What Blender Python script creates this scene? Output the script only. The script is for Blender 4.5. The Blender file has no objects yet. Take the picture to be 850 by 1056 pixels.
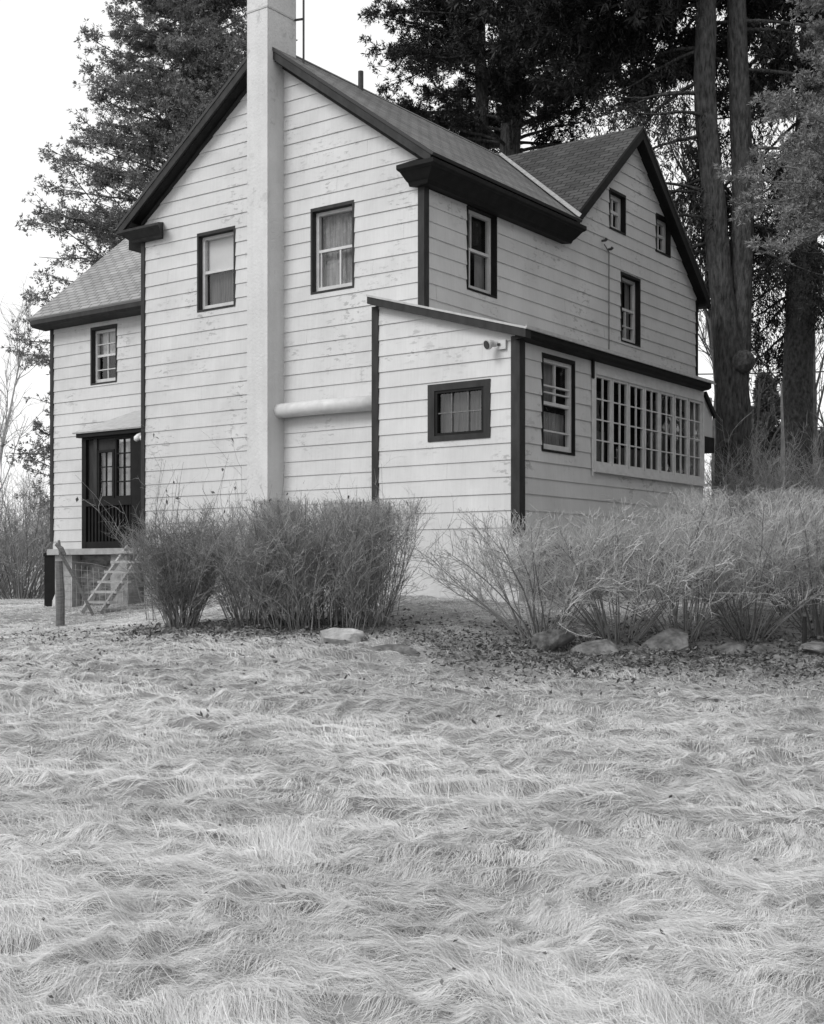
import bpy, math, random
import numpy as np
from mathutils import Vector, Matrix

rng = np.random.default_rng(7)
random.seed(7)
sc = bpy.context.scene
COL = sc.collection
R = math.radians

# ------------------------------------------------------------------ camera
cam_d = bpy.data.cameras.new('camera')
cam = bpy.data.objects.new('camera', cam_d)
COL.objects.link(cam)
cam.location = (0, 0, 0)
cam.rotation_euler = (R(90), 0, 0)
cam_d.sensor_fit = 'HORIZONTAL'
cam_d.sensor_width = 36.0
cam_d.lens = 36.0 * 1327 / 850
cam_d.shift_y = 62 / 850
cam_d.clip_start = 0.05
cam_d.clip_end = 3000
sc.camera = cam

# ------------------------------------------------------------------ light
SUN_AZ, SUN_EL = 232, 42          # compass-like: direction the light comes from, degrees from +Y clockwise
world = bpy.data.worlds.new('World')
sc.world = world
world.use_nodes = True
nt = world.node_tree
nt.nodes.clear()
wo = nt.nodes.new('ShaderNodeOutputWorld')
bg = nt.nodes.new('ShaderNodeBackground')
sky = nt.nodes.new('ShaderNodeTexSky')
sky.sky_type = 'NISHITA'
sky.sun_disc = False
sky.sun_elevation = R(SUN_EL)
sky.sun_rotation = R(SUN_AZ)
sky.air_density = 1.0
sky.dust_density = 1.5
sky.ozone_density = 1.0
bw = nt.nodes.new('ShaderNodeRGBToBW')
nt.links.new(sky.outputs[0], bw.inputs[0])
# thin even overcast: the sky's own gradient, compressed towards one pale grey
ov = nt.nodes.new('ShaderNodeMath'); ov.operation = 'MULTIPLY_ADD'
ov.inputs[1].default_value = 0.3; ov.inputs[2].default_value = 7.0
nt.links.new(bw.outputs[0], ov.inputs[0])
nt.links.new(ov.outputs[0], bg.inputs[0])
bg.inputs[1].default_value = 0.115
nt.links.new(bg.outputs[0], wo.inputs[0])

sd = bpy.data.lights.new('sun', 'SUN')
sd.energy = 1.5
sd.angle = R(24)
sd.color = (1, 1, 1)
sun = bpy.data.objects.new('sun', sd)
COL.objects.link(sun)
az, el = R(SUN_AZ), R(SUN_EL)
tosun = Vector((math.sin(az) * math.cos(el), math.cos(az) * math.cos(el), math.sin(el)))
sun.rotation_euler = tosun.to_track_quat('Z', 'Y').to_euler()

vs = sc.view_settings
vs.view_transform = 'Standard'
vs.look = 'None'
vs.gamma = 1
vs.exposure = 0.27
vs.use_curve_mapping = False

# ------------------------------------------------------------------ numpy noise
def _hash(ix, iy, seed):
    h = (ix.astype(np.int64) * 374761393 + iy.astype(np.int64) * 668265263 + seed * 1442695041) & 0xffffffff
    h = ((h ^ (h >> 13)) * 1274126177) & 0xffffffff
    return ((h ^ (h >> 16)) & 0xffff) / 65535.0

def vnoise(x, y, seed=0):
    x = np.asarray(x, float); y = np.asarray(y, float)
    ix, iy = np.floor(x), np.floor(y)
    fx, fy = x - ix, y - iy
    fx = fx * fx * fx * (fx * (fx * 6 - 15) + 10); fy = fy * fy * fy * (fy * (fy * 6 - 15) + 10)
    a = _hash(ix, iy, seed); b = _hash(ix + 1, iy, seed)
    c = _hash(ix, iy + 1, seed); d = _hash(ix + 1, iy + 1, seed)
    return (a * (1 - fx) + b * fx) * (1 - fy) + (c * (1 - fx) + d * fx) * fy

def fbm(x, y, seed=0, o=3):
    s = 0; a = .5; t = 0
    for k in range(o):
        s = s + a * vnoise(x * 2 ** k, y * 2 ** k, seed + 17 * k); t += a; a *= .5
    return s / t

# ------------------------------------------------------------------ materials (all neutral: black-and-white photograph)
def newmat(name):
    m = bpy.data.materials.new(name); m.use_nodes = True
    return m, m.node_tree.nodes, m.node_tree.links, m.node_tree.nodes['Principled BSDF']

def g(v): return (v, v, v, 1)

def ramp(N, p0, v0, p1, v1):
    r = N.new('ShaderNodeValToRGB')
    r.color_ramp.elements[0].position = p0; r.color_ramp.elements[0].color = g(v0)
    r.color_ramp.elements[1].position = p1; r.color_ramp.elements[1].color = g(v1)
    return r

def noise(N, L, scale, detail=4, vec=None, rough=.55, dist=0):
    n = N.new('ShaderNodeTexNoise'); n.inputs['Scale'].default_value = scale
    n.inputs['Detail'].default_value = detail; n.inputs['Roughness'].default_value = rough
    n.inputs['Distortion'].default_value = dist
    if vec is not None: L.new(vec, n.inputs['Vector'])
    return n

def objvec(N, L, sx=1, sy=1, sz=1):
    tc = N.new('ShaderNodeTexCoord'); mp = N.new('ShaderNodeMapping')
    mp.inputs['Scale'].default_value = (sx, sy, sz)
    L.new(tc.outputs['Object'], mp.inputs[0]); return mp.outputs[0]

def simple(name, lo, hi, scale=8, rough=.8, st=(1, 1, 1), bump=0.0, bscale=40, spec=.3):
    m, N, L, p = newmat(name)
    v = objvec(N, L, *st)
    n = noise(N, L, scale, 5, v); r = ramp(N, .3, lo, .7, hi)
    L.new(n.outputs[0], r.inputs[0]); L.new(r.outputs[0], p.inputs['Base Color'])
    p.inputs['Roughness'].default_value = rough
    p.inputs['Specular IOR Level'].default_value = spec
    if bump:
        b = N.new('ShaderNodeBump'); n2 = noise(N, L, bscale, 4, v)
        b.inputs['Strength'].default_value = bump; b.inputs['Distance'].default_value = .07 if 'bark' in name else .02
        L.new(n2.outputs[0], b.inputs['Height']); L.new(b.outputs[0], p.inputs['Normal'])
    return m

def attrmat(name, lo, hi, rough=.7, transl=0.0, spec=.25):
    """per-element grey from the 'v' attribute"""
    m, N, L, p = newmat(name)
    a = N.new('ShaderNodeAttribute'); a.attribute_name = 'v'
    r = ramp(N, 0, lo, 1, hi)
    L.new(a.outputs['Fac'], r.inputs[0]); L.new(r.outputs[0], p.inputs['Base Color'])
    p.inputs['Roughness'].default_value = rough
    p.inputs['Specular IOR Level'].default_value = spec
    if transl:
        t = N.new('ShaderNodeBsdfTranslucent'); mx = N.new('ShaderNodeMixShader')
        L.new(r.outputs[0], t.inputs[0]); mx.inputs[0].default_value = transl
        L.new(p.outputs[0], mx.inputs[1]); L.new(t.outputs[0], mx.inputs[2])
        L.new(mx.outputs[0], N['Material Output'].inputs[0])
    return m

def siding_mat():
    m, N, L, p = newmat('weathered white siding')
    v = objvec(N, L)
    n = noise(N, L, 1.3, 5, v); r = ramp(N, .3, .52, .7, .63); L.new(n.outputs[0], r.inputs[0])
    # vertical grain streaks pressed into the boards
    vs_ = objvec(N, L, 34, 34, 1.6)
    ns = noise(N, L, 1, 3, vs_); rs = ramp(N, .25, .92, .7, 1.0); L.new(ns.outputs[0], rs.inputs[0])
    mu = N.new('ShaderNodeMixRGB'); mu.blend_type = 'MULTIPLY'; mu.inputs[0].default_value = 1
    L.new(r.outputs[0], mu.inputs[1]); L.new(rs.outputs[0], mu.inputs[2])
    # flaking paint: small ragged dark patches in clusters
    vp = objvec(N, L, 1, 1, 2.6)
    n1 = noise(N, L, 5.5, 6, vp, .7); r1 = ramp(N, .552, 0, .59, 1); L.new(n1.outputs[0], r1.inputs[0])
    n2 = noise(N, L, .9, 2, v); r2 = ramp(N, .50, 0, .62, 1); L.new(n2.outputs[0], r2.inputs[0])
    mm = N.new('ShaderNodeMath'); mm.operation = 'MULTIPLY'
    L.new(r1.outputs[0], mm.inputs[0]); L.new(r2.outputs[0], mm.inputs[1])
    mk = N.new('ShaderNodeMath'); mk.operation = 'MULTIPLY'; mk.inputs[1].default_value = .85
    L.new(mm.outputs[0], mk.inputs[0])
    mx = N.new('ShaderNodeMixRGB'); L.new(mk.outputs[0], mx.inputs[0])
    L.new(mu.outputs[0], mx.inputs[1]); mx.inputs[2].default_value = g(.33)
    L.new(mx.outputs[0], p.inputs['Base Color'])
    p.inputs['Roughness'].default_value = .65; p.inputs['Specular IOR Level'].default_value = .25
    b = N.new('ShaderNodeBump'); b.inputs['Strength'].default_value = .25; b.inputs['Distance'].default_value = .004
    nb = noise(N, L, 6, 4, vs_); L.new(nb.outputs[0], b.inputs['Height']); L.new(b.outputs[0], p.inputs['Normal'])
    return m

def stucco_mat():
    m, N, L, p = newmat('painted stucco')
    v = objvec(N, L)
    n = noise(N, L, 1.1, 6, v, .65); r = ramp(N, .28, .53, .65, .62); L.new(n.outputs[0], r.inputs[0])
    vst = objvec(N, L, 7, 7, .6)
    ns = noise(N, L, 1, 4, vst); rs = ramp(N, .3, .93, .6, 1.0); L.new(ns.outputs[0], rs.inputs[0])
    mu = N.new('ShaderNodeMixRGB'); mu.blend_type = 'MULTIPLY'; mu.inputs[0].default_value = 1
    L.new(r.outputs[0], mu.inputs[1]); L.new(rs.outputs[0], mu.inputs[2])
    npt = noise(N, L, 3.2, 7, v, .7); rp = ramp(N, .57, 0, .63, 1); L.new(npt.outputs[0], rp.inputs[0])
    nlo = noise(N, L, .45, 2, v); rl = ramp(N, .5, 0, .62, .6); L.new(nlo.outputs[0], rl.inputs[0])
    mk = N.new('ShaderNodeMath'); mk.operation = 'MULTIPLY'; L.new(rp.outputs[0], mk.inputs[0]); L.new(rl.outputs[0], mk.inputs[1])
    mx = N.new('ShaderNodeMixRGB'); L.new(mk.outputs[0], mx.inputs[0]); L.new(mu.outputs[0], mx.inputs[1]); mx.inputs[2].default_value = g(.36)
    L.new(mx.outputs[0], p.inputs['Base Color'])
    p.inputs['Roughness'].default_value = .9; p.inputs['Specular IOR Level'].default_value = .15
    b = N.new('ShaderNodeBump'); b.inputs['Strength'].default_value = .6; b.inputs['Distance'].default_value = .015
    nb = noise(N, L, 25, 4, v); L.new(nb.outputs[0], b.inputs['Height']); L.new(b.outputs[0], p.inputs['Normal'])
    return m

def shingle_mat(name, lo, hi):
    m, N, L, p = newmat(name)
    uv = N.new('ShaderNodeUVMap'); uv.uv_map = 'UVMap'
    br = N.new('ShaderNodeTexBrick'); L.new(uv.outputs[0], br.inputs['Vector'])
    br.inputs['Scale'].default_value = 1; br.inputs['Brick Width'].default_value = .30; br.inputs['Row Height'].default_value = .135
    br.inputs['Mortar Size'].default_value = .013; br.inputs['Mortar Smooth'].default_value = .3
    br.inputs['Color1'].default_value = g(lo); br.inputs['Color2'].default_value = g(hi); br.inputs['Mortar'].default_value = g(lo * .45)
    n = noise(N, L, 1.2, 5, uv.outputs[0]); r = ramp(N, .3, .75, .7, 1.1); L.new(n.outputs[0], r.inputs[0])
    mu = N.new('ShaderNodeMixRGB'); mu.blend_type = 'MULTIPLY'; mu.inputs[0].default_value = 1
    L.new(br.outputs[0], mu.inputs[1]); L.new(r.outputs[0], mu.inputs[2])
    nf = noise(N, L, 60, 3, uv.outputs[0]); rf = ramp(N, .3, .8, .7, 1.15); L.new(nf.outputs[0], rf.inputs[0])
    m2 = N.new('ShaderNodeMixRGB'); m2.blend_type = 'MULTIPLY'; m2.inputs[0].default_value = 1
    L.new(mu.outputs[0], m2.inputs[1]); L.new(rf.outputs[0], m2.inputs[2])
    L.new(m2.outputs[0], p.inputs['Base Color'])
    p.inputs['Roughness'].default_value = .9; p.inputs['Specular IOR Level'].default_value = .15
    b = N.new('ShaderNodeBump'); b.inputs['Strength'].default_value = .9; b.inputs['Distance'].default_value = .012; b.invert = True
    L.new(br.outputs['Fac'], b.inputs['Height']); L.new(b.outputs[0], p.inputs['Normal'])
    return m

def glass_mat():
    m, N, L, p = newmat('window glass')
    N.remove(p)
    t = N.new('ShaderNodeBsdfTransparent'); t.inputs[0].default_value = g(.86)
    gl = N.new('ShaderNodeBsdfGlossy'); gl.inputs['Roughness'].default_value = .03
    v = objvec(N, L); nb = noise(N, L, 2.2, 2, v)
    b = N.new('ShaderNodeBump'); b.inputs['Strength'].default_value = .12; b.inputs['Distance'].default_value = .05
    L.new(nb.outputs[0], b.inputs['Height']); L.new(b.outputs[0], gl.inputs['Normal'])
    lw = N.new('ShaderNodeLayerWeight'); lw.inputs['Blend'].default_value = .5
    pw_ = N.new('ShaderNodeMath'); pw_.operation = 'POWER'; pw_.inputs[1].default_value = 3.5
    L.new(lw.outputs['Facing'], pw_.inputs[0])
    f = N.new('ShaderNodeMath'); f.operation = 'MULTIPLY_ADD'; f.inputs[1].default_value = .75; f.inputs[2].default_value = .07
    L.new(pw_.outputs[0], f.inputs[0])
    mx = N.new('ShaderNodeMixShader')
    L.new(f.outputs[0], mx.inputs[0]); L.new(t.outputs[0], mx.inputs[1]); L.new(gl.outputs[0], mx.inputs[2])
    L.new(mx.outputs[0], N['Material Output'].inputs[0])
    return m

M = {
    'siding': siding_mat(), 'stucco': stucco_mat(), 'glass': glass_mat(),
    'dark': simple('dark trim paint', .007, .014, 6, .6, bump=.1, spec=.15),
    'dark2': simple('faded dark trim paint', .022, .042, 9, .65, (1, 1, .3), bump=.15, spec=.2),
    'white': simple('white sash paint', .48, .60, 7, .5, bump=.1),
    'shade': simple('roller shade cloth', .62, .7, 3, .9),
    'curtain': simple('grey curtain cloth', .2, .4, 5, .95, (7, 7, .4)),
    'curtain2': simple('dull sunroom curtain', .06, .16, 5, .95, (7, 7, .4)),
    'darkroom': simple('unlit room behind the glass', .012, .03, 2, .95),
    'roof': shingle_mat('asphalt shingles', .15, .22), 'roof3': shingle_mat('paler wing shingles', .27, .36),
    'roof2': shingle_mat('darker asphalt shingles', .055, .09),
    'metal': simple('galvanised metal', .36, .5, 10, .45),
    'metal2': simple('dull flashing', .22, .34, 10, .6),
    'iron': simple('dark iron', .03, .06, 10, .5),
    'wood': simple('weathered grey wood', .09, .2, 5, .85, (2, 2, 14), bump=.3),
    'wood2': simple('grey step wood', .16, .34, 5, .85, (6, 6, 6), bump=.3),
    'plank': simple('weathered grey plank', .28, .42, 6, .85, bump=.3),
    'stone': simple('field stone', .06, .26, 9, .95, bump=1.0, bscale=16),
    'palestone': simple('pale lichened stone', .26, .48, 6, .9, bump=.8, bscale=9),
    'slab': simple('dark flat stone', .04, .2, 9, .95, bump=1.0, bscale=16),
    'rubble': simple('coursed rubble stone', .04, .22, 2.2, .9, (2.2, 2.2, 5.5), bump=1.0, bscale=3.5),
    'masonry': simple('old mortared masonry', .2, .42, 5, .9, bump=.8, bscale=7),
    'soil': simple('thatch and soil', .13, .3, 3, .95, bump=.6, bscale=25),
    'lamp': simple('white lamp glass', .75, .82, 3, .25),
    'bark': simple('spruce bark', .022, .12, 3.4, .95, (5, 5, 1.3), bump=1.0, bscale=5.0),
    'bark2': simple('scaly bark', .035, .15, 9, .95, (1.6, 1.6, .9), bump=1.0, bscale=14),
    'pale bark': simple('pale bark', .3, .45, 6, .9),
    'greybark': simple('grey twig bark', .10, .18, 6, .9),
    'spruce': attrmat('spruce needles', .018, .055, .65, .12),
    'pine': attrmat('dark pine needles', .014, .045, .65, .12),
    'palepine': attrmat('pale pine needles', .16, .36, .6, .2),
    'cedar': attrmat('grey evergreen foliage', .13, .30, .7, .2),
    'farever': attrmat('distant evergreen foliage', .07, .13, .7, .2),
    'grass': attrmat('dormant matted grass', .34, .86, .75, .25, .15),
    'twig': attrmat('bare shrub twigs', .26, .60, .8),
    'twigm': attrmat('mid grey shrub twigs', .17, .46, .8),
    'twigd': attrmat('dark bare shrub twigs', .12, .32, .8),
    'brush': attrmat('grey winter brush', .2, .4, .85),
    'leaf': attrmat('dead leaves', .05, .26, .8, .1),
}

# ------------------------------------------------------------------ object helpers
def tag(o, label=None, cat=None, group=None, kind=None):
    if label: o['label'] = label
    if cat: o['category'] = cat
    if group: o['group'] = group
    if kind: o['kind'] = kind
    return o

def empty(name, loc, rz=0):
    o = bpy.data.objects.new(name, None); COL.objects.link(o)
    o.location = loc; o.rotation_euler = (0, 0, rz); o.empty_display_size = .2
    return o

class MB:
    """collects polygons (python lists), then links them as one mesh"""
    def __init__(s): s.v = []; s.f = []; s.uv = []
    def poly(s, pts, uv=None):
        i = len(s.v); s.v += [tuple(p) for p in pts]; s.f.append(tuple(range(i, i + len(pts))))
        s.uv += uv if uv else [(p[0], p[2]) for p in pts]
    def box(s, a, b):
        (x0, y0, z0), (x1, y1, z1) = a, b
        x0, x1 = min(x0, x1), max(x0, x1); y0, y1 = min(y0, y1), max(y0, y1); z0, z1 = min(z0, z1), max(z0, z1)
        P_ = [(x0, y0, z0), (x1, y0, z0), (x1, y1, z0), (x0, y1, z0), (x0, y0, z1), (x1, y0, z1), (x1, y1, z1), (x0, y1, z1)]
        for q in ((3, 2, 1, 0), (4, 5, 6, 7), (0, 1, 5, 4), (1, 2, 6, 5), (2, 3, 7, 6), (3, 0, 4, 7)):
            s.poly([P_[k] for k in q])
    def prism(s, pts, d):
        """closed prism: polygon pts swept by vector d"""
        d = Vector(d); a = [Vector(p) for p in pts]; b = [p + d for p in a]
        n = Vector((0, 0, 0))
        for k in range(len(a)): n += a[k].cross(a[(k + 1) % len(a)])
        if n.dot(d) > 0: a, b = b, a          # keep normals outward
        s.poly(a); s.poly(b[::-1])
        for k in range(len(a)):
            j = (k + 1) % len(a); s.poly([a[j], a[k], b[k], b[j]])
    def bar(s, p, q, w, h, up=(0, 0, 1)):
        p, q = Vector(p), Vector(q); d = (q - p).normalized(); u = Vector(up)
        if abs(d.dot(u)) > .98: u = Vector((1, 0, 0))
        r = d.cross(u).normalized() * w / 2; u = r.cross(d).normalized() * h / 2
        s.prism([p - r - u, p + r - u, p + r + u, p - r + u], q - p)
    def tube(s, pts, rad, n=8, cap=True):
        pts = [Vector(p) for p in pts]
        rad = [rad] * len(pts) if not hasattr(rad, '__len__') else rad
        rings = []; ref = None
        for k, p in enumerate(pts):
            d = (pts[min(k + 1, len(pts) - 1)] - pts[max(k - 1, 0)]).normalized()
            if ref is None:
                ref = d.orthogonal().normalized()
            ref = (ref - d * ref.dot(d)).normalized(); b = d.cross(ref)
            rings.append([p + (ref * math.cos(t) + b * math.sin(t)) * rad[k] for t in [2 * math.pi * j / n for j in range(n)]])
        i0 = len(s.v)
        for r in rings:
            for p in r: s.v.append(tuple(p)); 
        for k in range(len(rings) - 1):
            for j in range(n):
                q = (i0 + k * n + j, i0 + k * n + (j + 1) % n, i0 + (k + 1) * n + (j + 1) % n, i0 + (k + 1) * n + j)
                s.f.append(q); s.uv += [(0, 0)] * 4
        if cap:
            s.f.append(tuple(i0 + j for j in range(n))[::-1]); s.uv += [(0, 0)] * n
            s.f.append(tuple(i0 + (len(rings) - 1) * n + j for j in range(n))); s.uv += [(0, 0)] * n
    def build(s, name, m, parent=None, smooth=False, off=(0, 0, 0), bevel=0):
        me = bpy.data.meshes.new(name)
        me.from_pydata([(x + off[0], y + off[1], z + off[2]) for x, y, z in s.v], [], s.f)
        ul = me.uv_layers.new(name='UVMap')
        ul.data.foreach_set('uv', np.array(s.uv, dtype=np.float32).ravel())
        me.materials.append(m)
        if smooth: me.polygons.foreach_set('use_smooth', np.ones(len(me.polygons), dtype=bool))
        o = bpy.data.objects.new(name, me); COL.objects.link(o)
        if parent: o.parent = parent
        if bevel:
            b = o.modifiers.new('bevel', 'BEVEL'); b.width = bevel; b.segments = 2; b.limit_method = 'ANGLE'
        return o

def npmesh(name, V, F, m, parent=None, attr=None, smooth=False):
    """V (n,3) vertices, F (m,k) faces with the same k, attr (n,) float"""
    me = bpy.data.meshes.new(name)
    V = np.ascontiguousarray(V, dtype=np.float32); F = np.ascontiguousarray(F, dtype=np.int32)
    k = F.shape[1]
    me.vertices.add(len(V)); me.vertices.foreach_set('co', V.ravel())
    me.loops.add(F.size); me.loops.foreach_set('vertex_index', F.ravel())
    me.polygons.add(len(F)); me.polygons.foreach_set('loop_start', np.arange(0, F.size, k, dtype=np.int32))
    if smooth: me.polygons.foreach_set('use_smooth', np.ones(len(F), dtype=bool))
    me.update(calc_edges=True)
    if attr is not None:
        a = me.attributes.new('v', 'FLOAT', 'POINT'); a.data.foreach_set('value', np.ascontiguousarray(attr, dtype=np.float32))
    me.materials.append(m)
    o = bpy.data.objects.new(name, me); COL.objects.link(o)
    if parent: o.parent = parent
    return o

def norm(a): return a / np.maximum(np.linalg.norm(a, axis=-1, keepdims=True), 1e-9)

def tubes(P_, rad, sides=3):
    """P_ (n,K,3) polylines, rad (n,K) -> V, F, index of polyline per vertex"""
    n, K, _ = P_.shape
    d = np.empty_like(P_); d[:, 1:-1] = P_[:, 2:] - P_[:, :-2]; d[:, 0] = P_[:, 1] - P_[:, 0]; d[:, -1] = P_[:, -1] - P_[:, -2]
    d = norm(d)
    ref = np.broadcast_to(np.array([.31, .52, .17]), d.shape)
    a = norm(np.cross(d, ref)); b = np.cross(d, a)
    t = np.arange(sides) * 2 * np.pi / sides
    V = P_[:, :, None, :] + rad[:, :, None, None] * (a[:, :, None, :] * np.cos(t)[None, None, :, None] + b[:, :, None, :] * np.sin(t)[None, None, :, None])
    idx = np.arange(n * K * sides).reshape(n, K, sides)
    j2 = (np.arange(sides) + 1) % sides
    F = np.stack([idx[:, :-1, :], idx[:, :-1][:, :, j2], idx[:, 1:][:, :, j2], idx[:, 1:, :]], -1).reshape(-1, 4)
    return V.reshape(-1, 3), F, np.repeat(np.arange(n), K * sides)

def merge(parts):
    Vs, Fs, As, o = [], [], [], 0
    for V, F, A_ in parts:
        Vs.append(V); Fs.append(F + o); As.append(A_); o += len(V)
    return np.concatenate(Vs), np.concatenate(Fs), np.concatenate(As)

def sprays(c, axis, ln, w, v):
    """thin kite-shaped needle sprays: centres (n,3), axis (n,3), lengths, widths, value"""
    n = len(c)
    p = norm(np.cross(axis, rng.normal(size=(n, 3))))
    ln = ln[:, None]; w = w[:, None]
    V = np.stack([c, c + axis * ln * .45 + p * w * .5, c + axis * ln, c + axis * ln * .45 - p * w * .5], 1).reshape(-1, 3)
    return V, np.arange(4 * n).reshape(n, 4), np.repeat(v, 4)

# ------------------------------------------------------------------ terrain
_cp = np.array([
    (0, -6, -1.75), (-8, -6, -1.75), (8, -6, -1.75), (0, 0, -1.62), (-6, 1, -1.62), (6, 1, -1.62),
    (0, 4.3, -1.52), (-4, 4.3, -1.5), (4, 4.3, -1.54), (-3, 7, -1.38), (0, 7, -1.42), (3, 7, -1.44),
    (-4, 10, -1.2), (0, 10, -1.27), (4, 10, -1.30), (-5, 13, -1.02), (0, 13, -1.09), (4, 13, -1.17), (7, 13, -1.17),
    (-6, 16, -.9), (-3.2, 16.3, -.80), (-1.2, 16.2, -.79), (.3, 15.6, -.92), (2, 15.6, -1.0), (4, 15.6, -1.02), (7, 15.6, -1.02),
    (1.6, 16.6, -.72), (3.5, 16.6, -.70), (6, 16.6, -.70), (.1, 19.2, -.36), (-2, 20.5, -.42), (1.6, 18.3, -.42), (4, 20, -.38),
    (-5.6, 21, -.93), (-6.5, 25, -.66), (-8.2, 27.5, -.72), (-12, 27, -.75), (-16, 20, -1.0), (-5, 24, -.55),
    (8, 24, -.3), (14, 24, -.4), (9, 30, -.3), (-14, 40, -.8), (0, 34, -.4), (12, 42, -.5), (-30, 45, -1), (30, 45, -1),
    (-30, 0, -1.7), (30, 0, -1.7), (-30, 20, -1.1), (30, 20, -1.0), (0, 60, -.8)], float)
def _rbf(d): return d
_D = np.linalg.norm(_cp[:, None, :2] - _cp[None, :, :2], axis=-1)
_n = len(_cp)
_Amat = np.block([[_D - .15 * np.eye(_n) * 0, np.ones((_n, 1)), _cp[:, :2]], [np.ones((1, _n)), np.zeros((1, 3))], [_cp[:, :2].T, np.zeros((2, 3))]])
_w = np.linalg.solve(_Amat + 1e-9 * np.eye(_n + 3), np.concatenate([_cp[:, 2], np.zeros(3)]))
def ground0(x, y):
    x = np.asarray(x, float); y = np.asarray(y, float)
    z = _w[_n] + _w[_n + 1] * x + _w[_n + 2] * y
    for k in range(_n):
        z = z + _w[k] * np.sqrt((x - _cp[k, 0]) ** 2 + (y - _cp[k, 1]) ** 2 + .12)
    return z
def lump(x, y):
    wx = x + .3 * (fbm(x * 1.3, y * 1.3, 5) - .5); wy = y + .3 * (fbm(x * 1.3, y * 1.3, 9) - .5)
    a = 1 - np.abs(2 * vnoise(wx * 1.9, wy * 3.8, 3) - 1)
    b = 1 - np.abs(2 * vnoise(wx * 4.4 + 5, wy * 7.6, 4) - 1)
    c = vnoise(wx * 9, wy * 12, 6)
    fade = np.clip((17.5 - y) / 2.5, .25, 1)
    return (.085 * a + .065 * b + .04 * c + .07 * fbm(x * .7, y * .7, 8, 2) - .13) * fade
def ground(x, y):
    return ground0(x, y) + lump(np.asarray(x, float), np.asarray(y, float))
def gz(x, y): return float(ground(np.array([x]), np.array([y]))[0])
F_, CX_, H_ = 1327., 425., 590.
def pt(px, Y): return (px - CX_) / F_ * Y

def grid(name, xs, ys, zf, m, **kw):
    X, Y = np.meshgrid(xs, ys); Z = zf(X, Y)
    V = np.stack([X, Y, Z], -1).reshape(-1, 3)
    nx, ny = len(xs), len(ys); I = np.arange(nx * ny).reshape(ny, nx)
    Fq = np.stack([I[:-1, :-1], I[:-1, 1:], I[1:, 1:], I[1:, :-1]], -1).reshape(-1, 4)
    return npmesh(name, V, Fq, m, smooth=True, **kw)

def ground_far(X, Y):
    r = np.sqrt(X ** 2 + (Y - 15) ** 2)
    t = np.clip((r - 35) / 25, 0, 1)
    near = ground0(np.clip(X, -45, 45), np.clip(Y, -25, 65)) + lump(X, Y)
    return near * (1 - t) + (-1.0) * t
xs = np.concatenate([[-1500, -600, -250, -120, -80], np.arange(-55, -11, 1.0), np.arange(-11, 11, .06), np.arange(11, 55, 1.0), [80, 120, 250, 600, 1500]])
ys = np.concatenate([[-1200, -400, -150, -80], np.arange(-40, 2.5, 1.0), np.arange(2.5, 22, .05), np.arange(22, 66, 1.0), [90, 150, 300, 700, 1800]])
tag(grid('ground', xs, ys, ground_far, M['soil']), kind='structure')

# ------------------------------------------------------------------ the house
HX, HY, HA = .18, 20.0, R(-36.03)
HZ = -.45
house = empty('farmhouse', (HX, HY, HZ), HA)
tag(house, 'white sided two storey farmhouse with dark trim, gabled roofs and a tall chimney', 'house')
HOFF = (0, 0, -HZ)
ca, sa = math.cos(HA), math.sin(HA)
def hw(x, y, z=0):            # house-local -> world
    return Vector((HX + x * ca - y * sa, HY + x * sa + y * ca, z))
def part(mb, name, m, parent=None, **kw):
    if parent is None or parent is house:
        return mb.build(name, m, house, off=HOFF, **kw)
    return mb.build(name, m, parent, off=HOFF, **kw)

class Frame:
    """a wall plane: origin on the plane, u along the wall, n outward"""
    def __init__(s, o, u, n): s.o, s.u, s.n = Vector(o), Vector(u), Vector(n)
    def p(s, u, z, d=0): return s.o + s.u * u + Vector((0, 0, z)) + s.n * d
    def box(s, mb, u0, u1, z0, z1, d0, d1):
        a, b = s.p(u0, z0, d0), s.p(u1, z1, d1); mb.box(a, b)

FA = Frame((0, 0, 0), (1, 0, 0), (0, -1, 0))        # gable front, u = x
FB = Frame((0, 0, 0), (0, 1, 0), (1, 0, 0))         # long side, u = y
LD, LC = -.6, 2.09                                  # lean-to front plane and side plane
FL = Frame((0, LD, 0), (1, 0, 0), (0, -1, 0))
FS = Frame((LC, 0, 0), (0, 1, 0), (1, 0, 0))
WR = 1.2
FW = Frame((0, WR, 0), (1, 0, 0), (0, -1, 0))       # recessed wing front
EXPO, ZB = .2425, .64

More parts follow.
